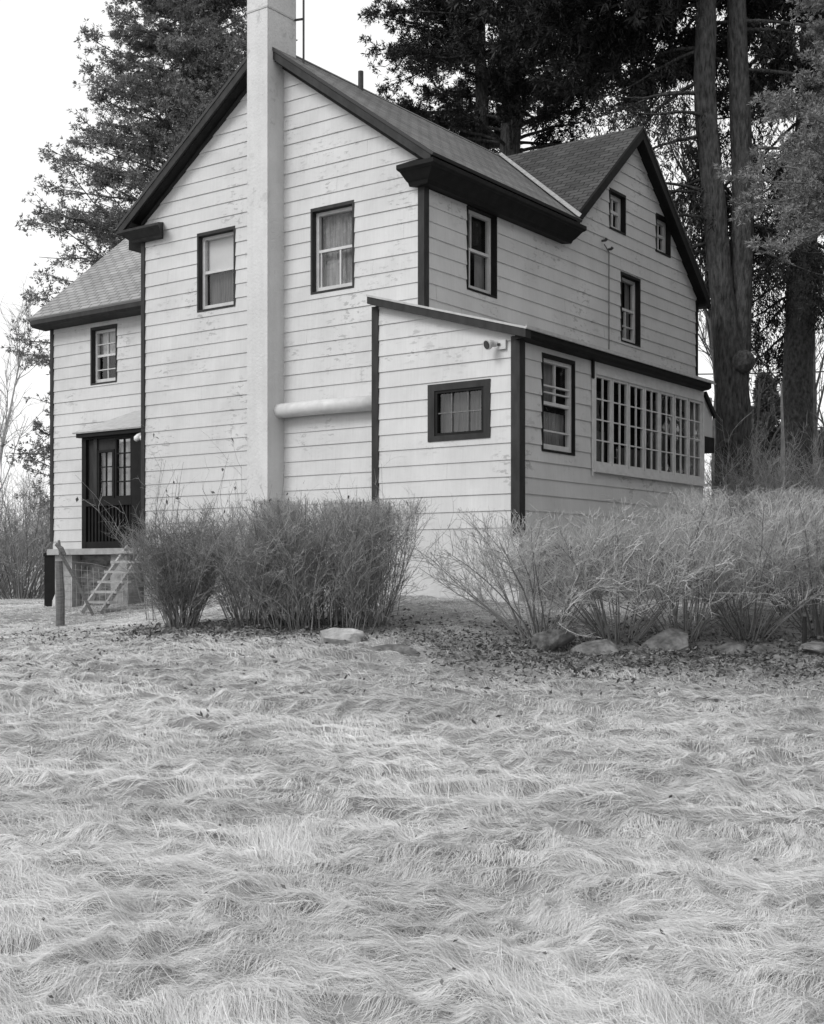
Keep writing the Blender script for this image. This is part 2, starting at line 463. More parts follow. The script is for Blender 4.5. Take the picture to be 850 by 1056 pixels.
def siding(name, fr, z0, z1, left, right, holes=(), breaks=(), lip=.016):
    """lapped boards; left/right: functions z -> u limits; holes (u0,u1,z0,z1)"""
    mb = MB()
    k = 0
    while ZB + k * EXPO < z0 - 1e-6 + EXPO and ZB + (k + 1) * EXPO <= z0: k += 1
    flip = fr.u.cross(Vector((0, 0, 1))).dot(fr.n) < 0
    while ZB + k * EXPO < z1:
        u_ = -12 + random.uniform(0, 2.4); joints = []
        while u_ < 12: joints.append(u_); u_ += random.choice((3.6, 4.2, 4.9)) * random.uniform(.9, 1.1)
        jits = [random.uniform(-.001, .0015) for _ in range(len(joints) + 1)]
        sag = lambda u, z: .012 * (float(vnoise(np.array(u * .8 + 40), np.array(z * 3.1 + 40), 77)) - .5)
        c0, c1 = ZB + k * EXPO, ZB + (k + 1) * EXPO
        cuts = sorted({z for z in [c0, c1, z0, z1, *breaks, *[h[2] for h in holes], *[h[3] for h in holes]] if max(c0, z0) - 1e-9 <= z <= min(c1, z1) + 1e-9})
        for za, zb in zip(cuts[:-1], cuts[1:]):
            if zb - za < 1e-5: continue
            zm = (za + zb) / 2
            hs = sorted((h[0], h[1]) for h in holes if h[2] < zm < h[3])
            ed = [('l', None)]
            spans = []; cur = None
            for h in hs:
                spans.append((cur, h[0])); cur = h[1]
            spans.append((cur, None))
            oa, ob = lip * (1 - (za - c0) / EXPO), lip * (1 - (zb - c0) / EXPO)
            for a, b in spans:
                a0 = left(za) if a is None else a; a1 = left(zb) if a is None else a
                b0 = right(za) if b is None else b; b1 = right(zb) if b is None else b
                if b0 - a0 < 1e-4 and b1 - a1 < 1e-4: continue
                js = [u for u in joints if max(a0, a1) + .12 < u < min(b0, b1) - .12]
                E0 = [a0] + js + [b0]; E1 = [a1] + js + [b1]
                for i in range(len(E0) - 1):
                    jid = sum(1 for u in joints if u < (E0[i] + E0[i + 1]) / 2); jt = jits[jid]
                    gp = .0005
                    l0, r0_ = E0[i] + (gp if i else 0), E0[i + 1] - (gp if i < len(E0) - 2 else 0)
                    l1, r1_ = E1[i] + (gp if i else 0), E1[i + 1] - (gp if i < len(E0) - 2 else 0)
                    top = abs(zb - c1) < 1e-6 and zb < z1 - 1e-6
                    ex = .016 if top else 0; oe = -.006 if top else ob + jt
                    bot = abs(za - c0) < 1e-6
                    dl, dr = (sag(l0, c0), sag(r0_, c0)) if bot else (0, 0)
                    q = [fr.p(l0, za + dl, oa + jt), fr.p(r0_, za + dr, oa + jt), fr.p(r1_, zb, ob + jt), fr.p(l1, zb, ob + jt)]
                    mb.poly(q[::-1] if flip else q)
                    if top:
                        q = [fr.p(l1, zb, ob + jt), fr.p(r1_, zb, ob + jt), fr.p(r1_, zb + ex, oe), fr.p(l1, zb + ex, oe)]
                        mb.poly(q[::-1] if flip else q)
                    if bot:
                        q = [fr.p(l0, za + dl, -.02), fr.p(r0_, za + dr, -.02), fr.p(r0_, za + dr, oa + jt), fr.p(l0, za + dl, oa + jt)]
                        mb.poly(q[::-1] if flip else q)
        k += 1
    return part(mb, name, M['siding'])

# window openings (u0,u1,z0,z1), outer edge of the dark casing
W1 = (-4.94, -4.01, 4.62, 6.02); W2 = (-2.29, -1.37, 4.60, 6.02)
SB = (1.20, 2.11, 4.61, 6.03)
AT1 = (6.20, 6.90, 6.69, 7.48); AT2 = (8.28, 8.99, 6.66, 7.46); C2 = (6.69, 7.55, 4.56, 5.94)
LW = (.52, 1.62, 1.94, 2.79); LS = (.03, 1.02, 1.77, 3.21)
SUN_ = (1.61, 5.86, 1.59, 3.16)
WW = (-9.24, -8.44, 3.83, 5.01)

RX, RZ, RP = -3.17, 8.97, .725       # main ridge
WL, WRt = -6.35, 0.0
sz = lambda u: RZ - .10 - RP * abs(u - RX)      # top of siding under the roof
zc = sz(0)
siding('gable_wall', FA, ZB, sz(RX) - .02, lambda z: max(WL, RX - (sz(RX) - z) / RP), lambda z: min(WRt, RX + (sz(RX) - z) / RP), (W1, W2), (zc,))
# long side wall with the cross gable, one continuous surface
GY, GZ, GP = 7.25, 8.93, .86
gs = GZ - .10
siding('side_wall', FB, 3.6, gs - .02, lambda z: 0 if z < 6.02 else max(4.3, GY - (gs - z) / GP), lambda z: min(10.34, GY + (gs - z) / GP), (SB, AT1, AT2, C2), (6.02, 6.0201, gs - GP * (10.34 - GY)))
siding('lean_to_front_wall', FL, ZB, 4.17, lambda z: -.47, lambda z: min(LC, -.47 + (4.10 - z) / .29) if z < 4.1 else -.47, (LW,), (4.10 - .29 * (LC + .47), 4.1))
siding('lean_to_side_wall', FS, ZB, 3.36, lambda z: LD, lambda z: 5.86, (LS, SUN_))
siding('wing_wall', FW, ZB, 5.2, lambda z: -10.47, lambda z: WL, (WW,))

# plain walls nobody sees, foundations
mb = MB()
mb.box((WL, .05, ZB), (WL + .1, 10.2, 6.3)); mb.box((WL, 10.24, ZB), (0 - .02, 10.34, 6.1)); mb.box((-10.47, 6.3, ZB), (WL, 6.4, 5.2)); mb.box((-10.47, 1.3, ZB), (-10.37, 6.3, 5.2))
mb.prism([(-10.42, 1.3, 5.2), (-10.42, 6.3, 5.2), (-10.42, 3.75, 7.3)], (.05, 0, 0))
mb.box((-.42, LD + .05, ZB), (-.36, -.03, 4.0)); mb.box((0.02, 5.78, ZB), (LC - .03, 5.86, 3.3))
mb.prism([(WL + .05, 4.3, 6.2), (WL + .05, 10.2, 6.2), (WL + .05, GY, GZ - .2)], (.05, 0, 0))
part(mb, 'rear_wall', M['siding'])
mb = MB()
mb.box((WL + .02, .0, -1.2), (-.02, 10.3, ZB - .005)); mb.box((-10.45, WR, -1.2), (WL + .02, 6.38, ZB - .005))
mb.box((-.45, LD - .004, -1.2), (LC + .004, -.004, ZB - .005)); part(mb, 'foundation', M['stucco'])
mb = MB(); mb.box((.0, -.004, -1.2), (LC + .004, 5.84, ZB - .25)); part(mb, 'foundation', M['rubble'])
mb = MB(); mb.box((LC - .1, LD + .0, ZB - .25), (LC + .012, 5.84, ZB)); part(mb, 'sill_board', M['siding'])

# interior darkness so that the rooms are not lit through: floors
mb = MB()
mb.box((WL + .12, .12, 3.9), (-.12, 10.2, 3.95)); mb.box((WL + .12, .12, 6.2), (-.12, 10.2, 6.25)); mb.box((WL + .3, .9, ZB), (-.3, 1.0, 6.2)); mb.box((-1.3, .95, ZB), (-1.2, 10.1, 6.2))
part(mb, 'floor', M['darkroom'])

# corner boards
mb = MB(); mb.box((-.085, -.035, ZB), (.035, .10, 6.02)); part(mb, 'corner_board', M['dark2'], bevel=.004)
mb = MB(); mb.box((WL - .03, -.035, ZB), (WL + .06, .9, 6.1)); part(mb, 'corner_board', M['dark2'])
mb = MB(); mb.box((-.53, LD - .035, ZB - .1), (-.41, LD + .04, 4.08)); part(mb, 'corner_board', M['dark2'], bevel=.004)
mb = MB(); mb.box((LC - .11, LD - .035, ZB - .12), (LC + .035, LD + .12, 3.36)); part(mb, 'corner_board', M['dark2'], bevel=.004)
mb = MB(); mb.box((-10.51, WR - .035, ZB), (-10.42, WR + .1, 5.1)); part(mb, 'corner_board', M['dark2'])
mb = MB(); mb.box((LC + .022, 1.535, 3.02), (LC + .045, 1.60, 3.36)); part(mb, 'trim_board', M['dark'])
mb = MB(); mb.box((LC + .022, 1.54, 1.5), (LC + .038, 1.595, 3.0)); part(mb, 'trim_board', M['white'])
mb = MB(); mb.box((-.01, 10.30, 3.6), (.03, 10.39, 6.0)); part(mb, 'corner_board', M['dark'])

# roofs ---------------------------------------------------------------
def slab(name, pts, m, th=.05, parent=None):
    """roof sheet: 3-D polygon with thickness; uv in metres (along, up the slope)"""
    P_ = [Vector(p) for p in pts]
    n = Vector((0, 0, 0))
    for k in range(1, len(P_) - 1): n += (P_[k] - P_[0]).cross(P_[k + 1] - P_[0])
    if n.z < 0: P_ = P_[::-1]; n = -n
    n.normalize()
    h = Vector((0, 0, 1)).cross(n).normalized(); up = n.cross(h)
    mb = MB()
    uv = [(p.dot(h), p.dot(up)) for p in P_]
    mb.poly(P_, uv)
    Q = [p - n * th for p in P_]
    mb.poly(Q[::-1], uv[::-1])
    for k in range(len(P_)):
        j = (k + 1) % len(P_); mb.poly([P_[k], Q[k], Q[j], P_[j]], [uv[0]] * 4)
    return part(mb, name, m, parent)
rz = lambda x: RZ - RP * abs(x - RX)
EX = .40
yv = GY - (GZ - rz(EX)) / GP
slab('roof', [(EX, -.3, rz(EX)), (EX, yv + .12, rz(EX)), (RX, GY, RZ), (RX, -.3, RZ)], M['roof'])
slab('roof', [(-6.76, -.3, rz(-6.76)), (RX, -.3, RZ), (RX, GY, RZ), (-6.76, GY, rz(-6.76))], M['roof'])
gzf = lambda y: GZ - GP * abs(y - GY)
slab('roof', [(.24, 4.36, gzf(4.36)), (.24, GY, GZ), (-6.6, GY, GZ), (-6.6, 4.36, gzf(4.36))], M['roof2'])
slab('roof', [(.24, GY, GZ), (.24, 10.58, gzf(10.58)), (-6.6, 10.58, gzf(10.58)), (-6.6, GY, GZ)], M['roof2'])
# metal valley
a, b = Vector((EX, yv, rz(EX) + .035)), Vector((RX, GY, RZ + .035))
d = (b - a).normalized(); side = d.cross(Vector((0, 0, 1))).normalized()
mb = MB()
q1 = Vector((.55, -.35, .06)) * .2; q2 = Vector((-.2, 1, 0)) * .0
ua = Vector((0, -.10, 0)); ub = Vector((0, .085, .085 * GP))
mb.poly([a + ua, b + ua * .9, b + Vector((0, 0, .0)), a]); mb.poly([a, b, b + ub * .9, a + ub])
part(mb, 'valley_flashing', M['metal2'])
# ridge cap
mb = MB(); mb.prism([(RX - .12, -.3, RZ - .12 * RP + .012), (RX, -.3, RZ + .02), (RX + .12, -.3, RZ - .12 * RP + .012)], (0, GY + .2, 0)); part(mb, 'ridge_cap', M['roof'])
# rake boards of the front gable
def rake_y(name, y0, y1, xa, xb, zf, dep, drop=.02):
    mb = MB()
    mb.prism([(xa, y0, zf(xa) - drop), (xb, y0, zf(xb) - drop), (xb, y0, zf(xb) - drop - dep), (xa, y0, zf(xa) - drop - dep)], (0, y1 - y0, 0))
    part(mb, name, M['dark2'])
def soffit_y(xa, xb, zf, y0, y1, d):
    mb = MB()
    mb.prism([(xa, y0, zf(xa) - d), (xb, y0, zf(xb) - d), (xb, y0, zf(xb) - d - .03), (xa, y0, zf(xa) - d - .03)], (0, y1 - y0, 0)); part(mb, 'soffit', M['dark'])
rake_y('rake_board', -.285, -.235, RX, .33, rz, .14, .068); rake_y('rake_board', -.285, -.235, -6.70, RX, rz, .14, .068)
soffit_y(RX, .0, rz, -.235, -.0, .20); soffit_y(-6.4, RX, rz, -.235, -.0, .20)
rake_y('frieze_board', -.05, .0, RX, .0, rz, .07, .22); rake_y('frieze_board', -.05, .0, -6.36, RX, rz, .07, .22)
# cross gable rakes
def rake_x(name, x0, x1, ya, yb, dep, drop=.072, m='dark'):
    mb = MB()
    mb.prism([(x0, ya, gzf(ya) - drop), (x0, yb, gzf(yb) - drop), (x0, yb, gzf(yb) - drop - dep), (x0, ya, gzf(ya) - drop - dep)], (x1 - x0, 0, 0))
    part(mb, name, M[m])
rake_x('rake_board', .175, .225, 4.5, GY, .20); rake_x('rake_board', .175, .225, GY, 10.56, .20)
rake_x('soffit', .0, .175, 4.5, GY, .03, .2); rake_x('soffit', .0, .175, GY, 10.5, .03, .2)
mb = MB(); mb.box((-.2, 10.36, 5.84), (.22, 10.62, 6.0)); mb.box((-.2, 10.36, 5.9), (.22, 10.5, 6.12)); part(mb, 'cornice', M['dark'])
# boxed cornice along the main eave: profile in x-z, swept along y
prof = [(.0, 5.99), (.16, 5.99), (.19, 6.05), (.22, 6.07), (.34, 6.20), (.37, 6.21), (.40, 6.235), (.40, 6.30), (.0, 6.45)]
mb = MB()
ye = 4.62
y0 = -.30
for (xa, za), (xb, zb) in zip(prof, prof[1:] + prof[:1]):
    # mitred front end: the crown turns the corner, so the front plane follows the same offsets
    mb.poly([(xa, -xa * .78, za), (xb, -xb * .78, zb), (xb, ye - .3 + xb * .6, zb), (xa, ye - .3 + xa * .6, za)][::-1])
mb.poly([(x, ye - .3 + x * .6, z) for x, z in prof])
mb.poly([(x, -x * .78, z) for x, z in prof][::-1])
part(mb, 'cornice', M['dark'])
# returns on the gable front (profile swept along x, ends mitred back)
def cornice_return(xi, xo, sgn, prof=prof):
    """xi inner end, xo outer corner, sgn +1 right / -1 left"""
    mb = MB()
    for (pa, za), (pb, zb) in zip(prof, prof[1:] + prof[:1]):
        ya, yb = -pa * .78, -pb * .78
        ia, ib = xi + sgn * (.2 - pa * .5), xi + sgn * (.2 - pb * .5)
        oa, ob = xo + sgn * pa, xo + sgn * pb
        q = [(ia, ya, za), (oa, ya, za), (ob, yb, zb), (ib, yb, zb)]
        mb.poly(q if sgn < 0 else q[::-1])
    mb.poly([(xi + sgn * (.2 - p * .5), -p * .78, z) for p, z in prof][::sgn])
    mb.poly([(xo + sgn * p, -p * .78, z) for p, z in prof][::-sgn])
    part(mb, 'cornice_return', M['dark'] if sgn > 0 else M['dark2'])
cornice_return(-.30, .0, 1)
cornice_return(-5.62, -6.35, -1, [(p, 6.07 + (z - 5.99) * .66) for p, z in prof])
mb = MB()
mb.box((-6.75, 0, 6.0), (-6.35, 7, 6.3)); part(mb, 'cornice', M['dark'])

# wing roof
wzf = lambda y: 5.30 + .85 * (y - .78)
slab('roof', [(-10.72, .78, wzf(.78)), (WL - .03, .78, wzf(.78)), (WL - .03, 3.75, wzf(3.75)), (-10.72, 3.75, wzf(3.75))], M['roof3'])  # front slope of the wing is shingled paler than the other roofs
slab('roof', [(-10.72, 3.75, wzf(3.75)), (WL - .03, 3.75, wzf(3.75)), (WL - .03, 6.7, wzf(.8)), (-10.72, 6.7, wzf(.8))], M['roof'])
mb = MB()
mb.prism([(-10.70, .80, 5.25), (-10.70, .80, 5.17), (-10.70, .86, 5.12), (-10.70, WR, 5.10), (-10.70, WR, 5.5)], (10.70 + WL - .035, 0, 0))
part(mb, 'cornice', M['dark2'])
mb = MB()
mb.prism([(-10.70, 1.25, wzf(1.25) - .055), (-10.70, 3.75, wzf(3.75) - .055), (-10.70, 3.75, wzf(3.75) - .25), (-10.70, 1.25, wzf(1.25) - .25)], (.05, 0, 0)); part(mb, 'rake_board', M['dark2'])

# lean-to roof
lzf = lambda x: 4.235 - .285 * (x + .47)
slab('lean_to_roof', [(-.54, LD - .16, lzf(-.54)), (LC + .22, LD - .16, lzf(LC + .22)), (LC + .22, 5.95, lzf(LC + .22)), (-.54, 5.95, lzf(-.54))], M['metal'], .03)
mb = MB()
mb.prism([(-.53, LD - .15, lzf(-.53) - .03), (LC + .2, LD - .15, lzf(LC + .2) - .03), (LC + .2, LD - .15, lzf(LC + .2) - .15), (-.53, LD - .15, lzf(-.53) - .14)], (0, .15, 0))
part(mb, 'rake_board', M['dark2'])
mb = MB()
mb.prism([(LC + .19, LD - .1, lzf(LC + .19) - .03), (LC + .19, LD - .1, lzf(LC + .19) - .11), (LC + .14, LD - .1, 3.31), (LC + .0, LD - .1, 3.29), (LC + .0, LD - .1, lzf(LC) - .03)], (0, 6.5, 0))
part(mb, 'eave_board', M['dark'])
mb = MB(); mb.prism([(LC + .205, LD - .15, lzf(LC + .2) - .03), (LC + .225, LD - .15, lzf(LC + .2) - .03), (LC + .225, LD - .15, lzf(LC + .2) + .02), (LC + .205, LD - .15, lzf(LC + .2) + .02)], (0, 6.6, 0)); part(mb, 'drip_edge', M['metal'])
mb = MB(); mb.box((LC - .45, 6.0, 2.5), (LC - .06, 6.42, 3.25)); part(mb, 'porch_hood', M['siding'])
mb = MB(); mb.box((LC - .47, 5.92, 2.22), (LC - .03, 6.46, 2.5)); part(mb, 'porch_beam', M['dark'])
mb = MB(); mb.bar((LC + .0, 5.95, 3.28), (LC - .02, 6.46, 2.9), .05, .09); part(mb, 'brace', M['dark'])

# chimney ------------------------------------------------------------
mb = MB()
cx0, cx1, cy0 = -3.345, -2.885, -.42
zz = [-1.0, 1.0, 1.05, 3, 6, 9, 9.2]
mb.box((cx0, cy0, -1.0), (cx1, .3, 11.2))
part(mb, 'chimney', M['stucco'], bevel=.012)
mb = MB(); mb.box((cx0 - .05, cy0 - .05, 11.2), (cx1 + .05, .35, 11.32)); chimcap = part(mb, 'chimney_cap', M['stucco'])

# vent pipe on the roof
mb = MB(); vx, vy = -2.95, 2.16; mb.tube([(vx, vy, rz(vx) - .1), (vx, vy, 9.14)], .05, 10); part(mb, 'vent_pipe', M['iron'], smooth=False)
# horizontal round duct along the front wall
mb = MB()
mb.tube([(-3.02, -.15, 2.70), (-2.96, -.15, 2.70), (-2.0, -.15, 2.70), (-.6, -.15, 2.68)], [.105, .12, .12, .12], 20)
duct = part(mb, 'duct', M['white'], smooth=True)
# windows ------------------------------------------------------------
def ring(mb, fr, u0, u1, z0, z1, wl, wr, wb, wt, d0, d1):
    fr.box(mb, u0, u0 + wl, z0, z1, d0, d1); fr.box(mb, u1 - wr, u1, z0, z1, d0, d1)
    fr.box(mb, u0 + wl, u1 - wr, z0, z0 + wb, d0, d1); fr.box(mb, u0 + wl, u1 - wr, z1 - wt, z1, d0, d1)

def window(fr, o, kind, casing='dark'):
    u0, u1, z0, z1 = o
    c = .036
    fr = Frame(fr.o + fr.n * (.055 if kind == 'ls' else 0), fr.u, fr.n)
    mb = MB()
    ring(mb, fr, u0, u1, z0, z1, c, c, .035, .055, -.18, .02 if kind != 'ls' else -.035)
    win = part(mb, 'window', M[casing])
    fr_mb = MB()
    a0, a1, b0, b1 = u0 + c, u1 - c, z0 + .035, z1 - .06
    fm = .055 if kind != 'attic' else .085
    ring(fr_mb, fr, a0, a1, b0, b1, fm, fm, .085, fm, -.16, -.085)
    mid = (b0 + b1) / 2 + (.02 if kind != 'fixed' else 0)
    def rail(z, w=.035, ua=None, ub=None): fr.box(fr_mb, (a0 + fm if ua is None else ua), (a1 - fm if ub is None else ub), z - w / 2, z + w / 2, -.155, -.095)
    def mull(u, za, zb, w=.022): fr.box(fr_mb, u - w / 2, u + w / 2, za, zb, -.148, -.102)
    um = (a0 + a1) / 2
    lo, hi = b0 + .085, b1 - fm
    if kind == 'w1':
        rail(mid, .05)
    elif kind == 'w2':
        rail(mid, .045); mull(um + .08, lo, mid - .022, .03); mull(a0 + fm + .04, lo, mid - .022, .02)
    elif kind == 'sb':
        rail(mid, .045); mull(a0 + fm + .16, lo, mid - .022, .025); mull(a0 + fm + .2, mid + .022, hi, .02)
    elif kind == 'c2':
        rail(mid, .05); mull(um, lo, mid - .025); rail(lo + (mid - lo) * .42, .02, a0 + fm, a1 - fm)
    elif kind == 'attic':
        rail(mid, .06); mull(um, lo, mid - .03, .045); mull(um, mid + .03, hi, .045)
    elif kind == 'ww':
        rail(mid, .045); mull(um, lo, mid - .022); rail((lo + mid) / 2 - .05, .02); mull(um, mid + .022, hi, .02); rail((hi + mid) / 2, .02)
    elif kind == 'ls':
        rail(mid, .05); mull(um, mid + .025, hi); rail(mid + .26, .025); rail(mid + .16, .02); rail(lo + .2, .025)
    part(fr_mb, 'sash', M['white'], win)
    gb = MB(); gb.poly([fr.p(a0 + .02, b0 + .02, -.127), fr.p(a1 - .02, b0 + .02, -.127), fr.p(a1 - .02, b1 - .02, -.127), fr.p(a0 + .02, b1 - .02, -.127)])
    part(gb, 'pane', M['glass'], win)
    cu = MB(); wi = (a1 - a0)
    def cloth(ua, ub, za, zb, d=-.22, n=14):
        for k in range(n):
            x0, x1 = ua + (ub - ua) * k / n, ua + (ub - ua) * (k + 1) / n
            d0, d1 = d - .02 * (k % 2), d - .02 * ((k + 1) % 2)
            q = [fr.p(x0, za, d0), fr.p(x1, za, d1), fr.p(x1, zb, d1), fr.p(x0, zb, d0)]
            cu.poly(q)
    cm = 'curtain'
    if kind == 'w1': fr.box(cu, a0, a1, mid, b1, -.19, -.185); cm = 'shade'
    elif kind == 'w2': cloth(a0, a1, b0, b1)
    elif kind == 'sb': cloth(a1 - .3, a1, b0, mid)
    elif kind == 'c2': cloth(a0, a0 + .22, b0, b1); cloth(a1 - .2, a1, b0, b1); cloth(a0, a1, b0, b0 + .3)
    elif kind == 'ww': cloth(a0, a1, mid, b1); cm = 'shade'
    elif kind == 'ls': cloth(a0, a1, b0, mid - .1); cloth(a0 + .1, a1 - .35, mid, b1)
    elif kind == 'attic': cloth(a0, um, b0, b1, n=6)
    if cu.v: part(cu, 'curtain', M[cm], win)
    if kind == 'w1':
        cu = MB(); cloth(a0, a1, b0, mid); part(cu, 'curtain', M['curtain2'], win)
    # unlit room right behind
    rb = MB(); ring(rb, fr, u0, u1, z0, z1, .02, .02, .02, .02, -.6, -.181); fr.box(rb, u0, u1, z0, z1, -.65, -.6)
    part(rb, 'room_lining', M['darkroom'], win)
    return win
window(FA, W1, 'w1', 'dark2'); window(FA, W2, 'w2', 'dark2'); window(FB, SB, 'sb')
window(FB, AT1, 'attic'); window(FB, AT2, 'attic'); window(FB, C2, 'c2')
window(FW, WW, 'ww', 'dark2'); window(FS, LS, 'ls')
# lean-to front window: wide dark casing, six panes
u0, u1, z0, z1 = LW
mb = MB(); ring(mb, FL, u0, u1, z0, z1, .12, .11, .08, .10, -.06, .026)
win = part(mb, 'window', M['dark2'])
mb = MB(); a0, a1, b0, b1 = u0 + .12, u1 - .11, z0 + .08, z1 - .10
ring(mb, FL, a0, a1, b0, b1, .045, .045, .04, .04, -.05, .012); part(mb, 'sash', M['dark'], win)
mb = MB()
for k in (1, 2): FL.box(mb, a0 + (a1 - a0) * k / 3 - .008, a0 + (a1 - a0) * k / 3 + .008, b0 + .03, b1 - .03, -.032, -.010)
FL.box(mb, a0 + .04, a1 - .04, (b0 + b1) / 2 - .009, (b0 + b1) / 2 + .009, -.030, -.012); part(mb, 'muntin', M['wood'], win)
mb = MB(); mb.poly([FL.p(a0, b0, -.036), FL.p(a1, b0, -.036), FL.p(a1, b1, -.036), FL.p(a0, b1, -.036)]); part(mb, 'pane', M['glass'], win)
mb = MB()
for k in range(16):
    xa, xb = a0 + (a1 - a0) * k / 16, a0 + (a1 - a0) * (k + 1) / 16
    mb.poly([FL.p(xa, b0, -.13 - .02 * (k % 2)), FL.p(xb, b0, -.13 - .02 * ((k + 1) % 2)), FL.p(xb, b1, -.13 - .02 * ((k + 1) % 2)), FL.p(xa, b1, -.13 - .02 * (k % 2))])
part(mb, 'curtain', simple('brown curtain', .05, .13, 5, .95, (7, 7, .4)), win)
# sunroom glazing: seven casements of two by four panes
u0, u1, z0, z1 = SUN_
mb = MB(); ring(mb, FS, u0, u1, z0, z1, .06, .06, .10, .06, -.10, .03); FS.box(mb, u0 - .03, u1 + .03, z0 - .03, z0 + .02, .03, .075)
FS.box(mb, u0, u1, z1, 3.34, -.05, .018)
part(mb, 'sunroom_frame', M['white'])
nw = 7; st = (u1 - u0 - .12) / nw
for k in range(nw):
    ua, ub = u0 + .06 + st * k + .012, u0 + .06 + st * (k + 1) - .012
    za, zb = z0 + .10, z1 - .06
    mb = MB(); ring(mb, FS, ua, ub, za, zb, .042, .042, .05, .04, -.05, .006); w_ = part(mb, 'casement_window', M['white'])
    mb = MB(); um = (ua + ub) / 2; FS.box(mb, um - .011, um + .011, za + .05, zb - .04, -.03, .0)
    for j in (1, 2, 3):
        zq = za + .06 + (zb - za - .11) * j / 4; FS.box(mb, ua + .042, ub - .042, zq - .010, zq + .010, -.028, -.002)
    part(mb, 'muntin', M['white'], w_)
    mb = MB(); mb.poly([FS.p(ua + .04, za + .05, -.016), FS.p(ub - .04, za + .05, -.016), FS.p(ub - .04, zb - .04, -.016), FS.p(ua + .04, zb - .04, -.016)]); part(mb, 'pane', M['glass'], w_)
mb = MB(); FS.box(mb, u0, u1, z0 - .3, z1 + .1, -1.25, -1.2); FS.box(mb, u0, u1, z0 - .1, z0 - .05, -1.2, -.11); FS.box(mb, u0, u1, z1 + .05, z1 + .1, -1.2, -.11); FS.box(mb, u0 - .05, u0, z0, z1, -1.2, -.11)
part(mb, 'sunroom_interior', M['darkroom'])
for k, (ua, ub, zt) in enumerate(((1.7, 2.6, .55), (3.0, 3.9, .35), (4.2, 5.0, .7), (5.1, 5.75, 1.2))):
    n = 10; mb = MB()
    for j in range(n):
        xa, xb = ua + (ub - ua) * j / n, ua + (ub - ua) * (j + 1) / n
        mb.poly([FS.p(xa, z0, -.3 - .05 * (j % 2)), FS.p(xb, z0, -.3 - .05 * ((j + 1) % 2)), FS.p(xb, z0 + zt + .15, -.3 - .05 * ((j + 1) % 2)), FS.p(xa, z0 + zt + .15, -.3 - .05 * (j % 2))])
    part(mb, 'curtain', M['curtain2'])

# entry porch in the corner of wing and main block ------------------
EY = .3
FE = Frame((0, EY, 0), (1, 0, 0), (0, -1, 0))
e0, e1, ez0, ez1 = -8.42, WL - .03, .46, 2.70
porch = MB()
FE.box(porch, e0, e0 + .12, ez0, ez1, -.1, .02)
FE.box(porch, e0 + 1.42, e1, ez0, ez1, -.1, .015)
FE.box(porch, e0 + .12, e0 + 1.42, 2.58, ez1, -.1, .02)
FE.box(porch, e0 + .12, e0 + 1.42, ez0, ez0 + .13, -.1, .015)
FE.box(porch, e0 + .12, e0 + 1.42, 1.28, 1.42, -.1, .018)
porch.box((e0, EY + .1, ez0), (e0 + .05, WR - .03, ez1))
pw = part(porch, 'entry_porch', M['dark'])
mb = MB(); FE.box(mb, e0 + .12, e0 + .42, 1.42, 2.58, -.07, -.05); FE.box(mb, e0 + .42, e0 + .90, 2.36, 2.58, -.07, -.04); FE.box(mb, e0 + .32, e0 + .42, 1.42, 2.58, -.05, 0)
part(mb, 'panel', M['dark2'], pw)
mb = MB()
FE.box(mb, e0 + .12, e0 + 1.42, ez0 + .13, 1.28, -.07, -.05)
for k in range(13):
    x_ = e0 + .15 + k * .098; FE.box(mb, x_, x_ + .045, ez0 + .13, 1.28, -.05, -.015)
part(mb, 'slatted_panel', M['dark'], pw)
mb = MB(); ring(mb, FE, e0 + .42, e0 + .90, 1.42, 2.36, .055, .055, .05, .05, -.07, -.01)
for k in (1,): FE.box(mb, e0 + .65, e0 + .67, 1.47, 2.31, -.05, -.02)
for k in (1, 2): FE.box(mb, e0 + .47, e0 + .85, 1.47 + .28 * k - .01, 1.47 + .28 * k + .01, -.048, -.022)
pwin = part(mb, 'window', M['dark'], pw)
mb = MB(); ring(mb, FE, e0 + .93, e0 + 1.42, 1.42, 2.58, .05, .05, .04, .04, -.07, -.005)
FE.box(mb, e0 + 1.165, e0 + 1.19, 1.46, 2.54, -.05, -.015)
for k in (1, 2, 3): FE.box(mb, e0 + .98, e0 + 1.37, 1.46 + .27 * k - .012, 1.46 + .27 * k + .012, -.048, -.017)
part(mb, 'door_window', M['dark'], pw)
mb = MB(); 
for (xa, xb, za, zb) in ((.45, .87, 1.45, 2.33), (.96, 1.39, 1.44, 2.55)): mb.poly([FE.p(e0 + xa, za, -.04), FE.p(e0 + xb, za, -.04), FE.p(e0 + xb, zb, -.04), FE.p(e0 + xa, zb, -.04)])
part(mb, 'pane', M['glass'], pw)
mb = MB(); FE.box(mb, e0 + .45, e0 + .87, 1.45, 2.33, -.13, -.125); FE.box(mb, e0 + .96, e0 + 1.39, 1.44, 2.50, -.13, -.125)
part(mb, 'blind', simple('pale blind', .3, .6, 3, .9), pw)
slab('entry_porch_roof', [(e0 - .12, EY - .16, 2.72), (e1, EY - .16, 2.72), (e1, WR - .03, 3.2), (e0 + .5, WR - .03, 3.2)], M['metal'], .03)
mb = MB(); FE.box(mb, e0 - .05, e1, 2.62, 2.71, .0, .12); part(mb, 'fascia_board', M['dark'])

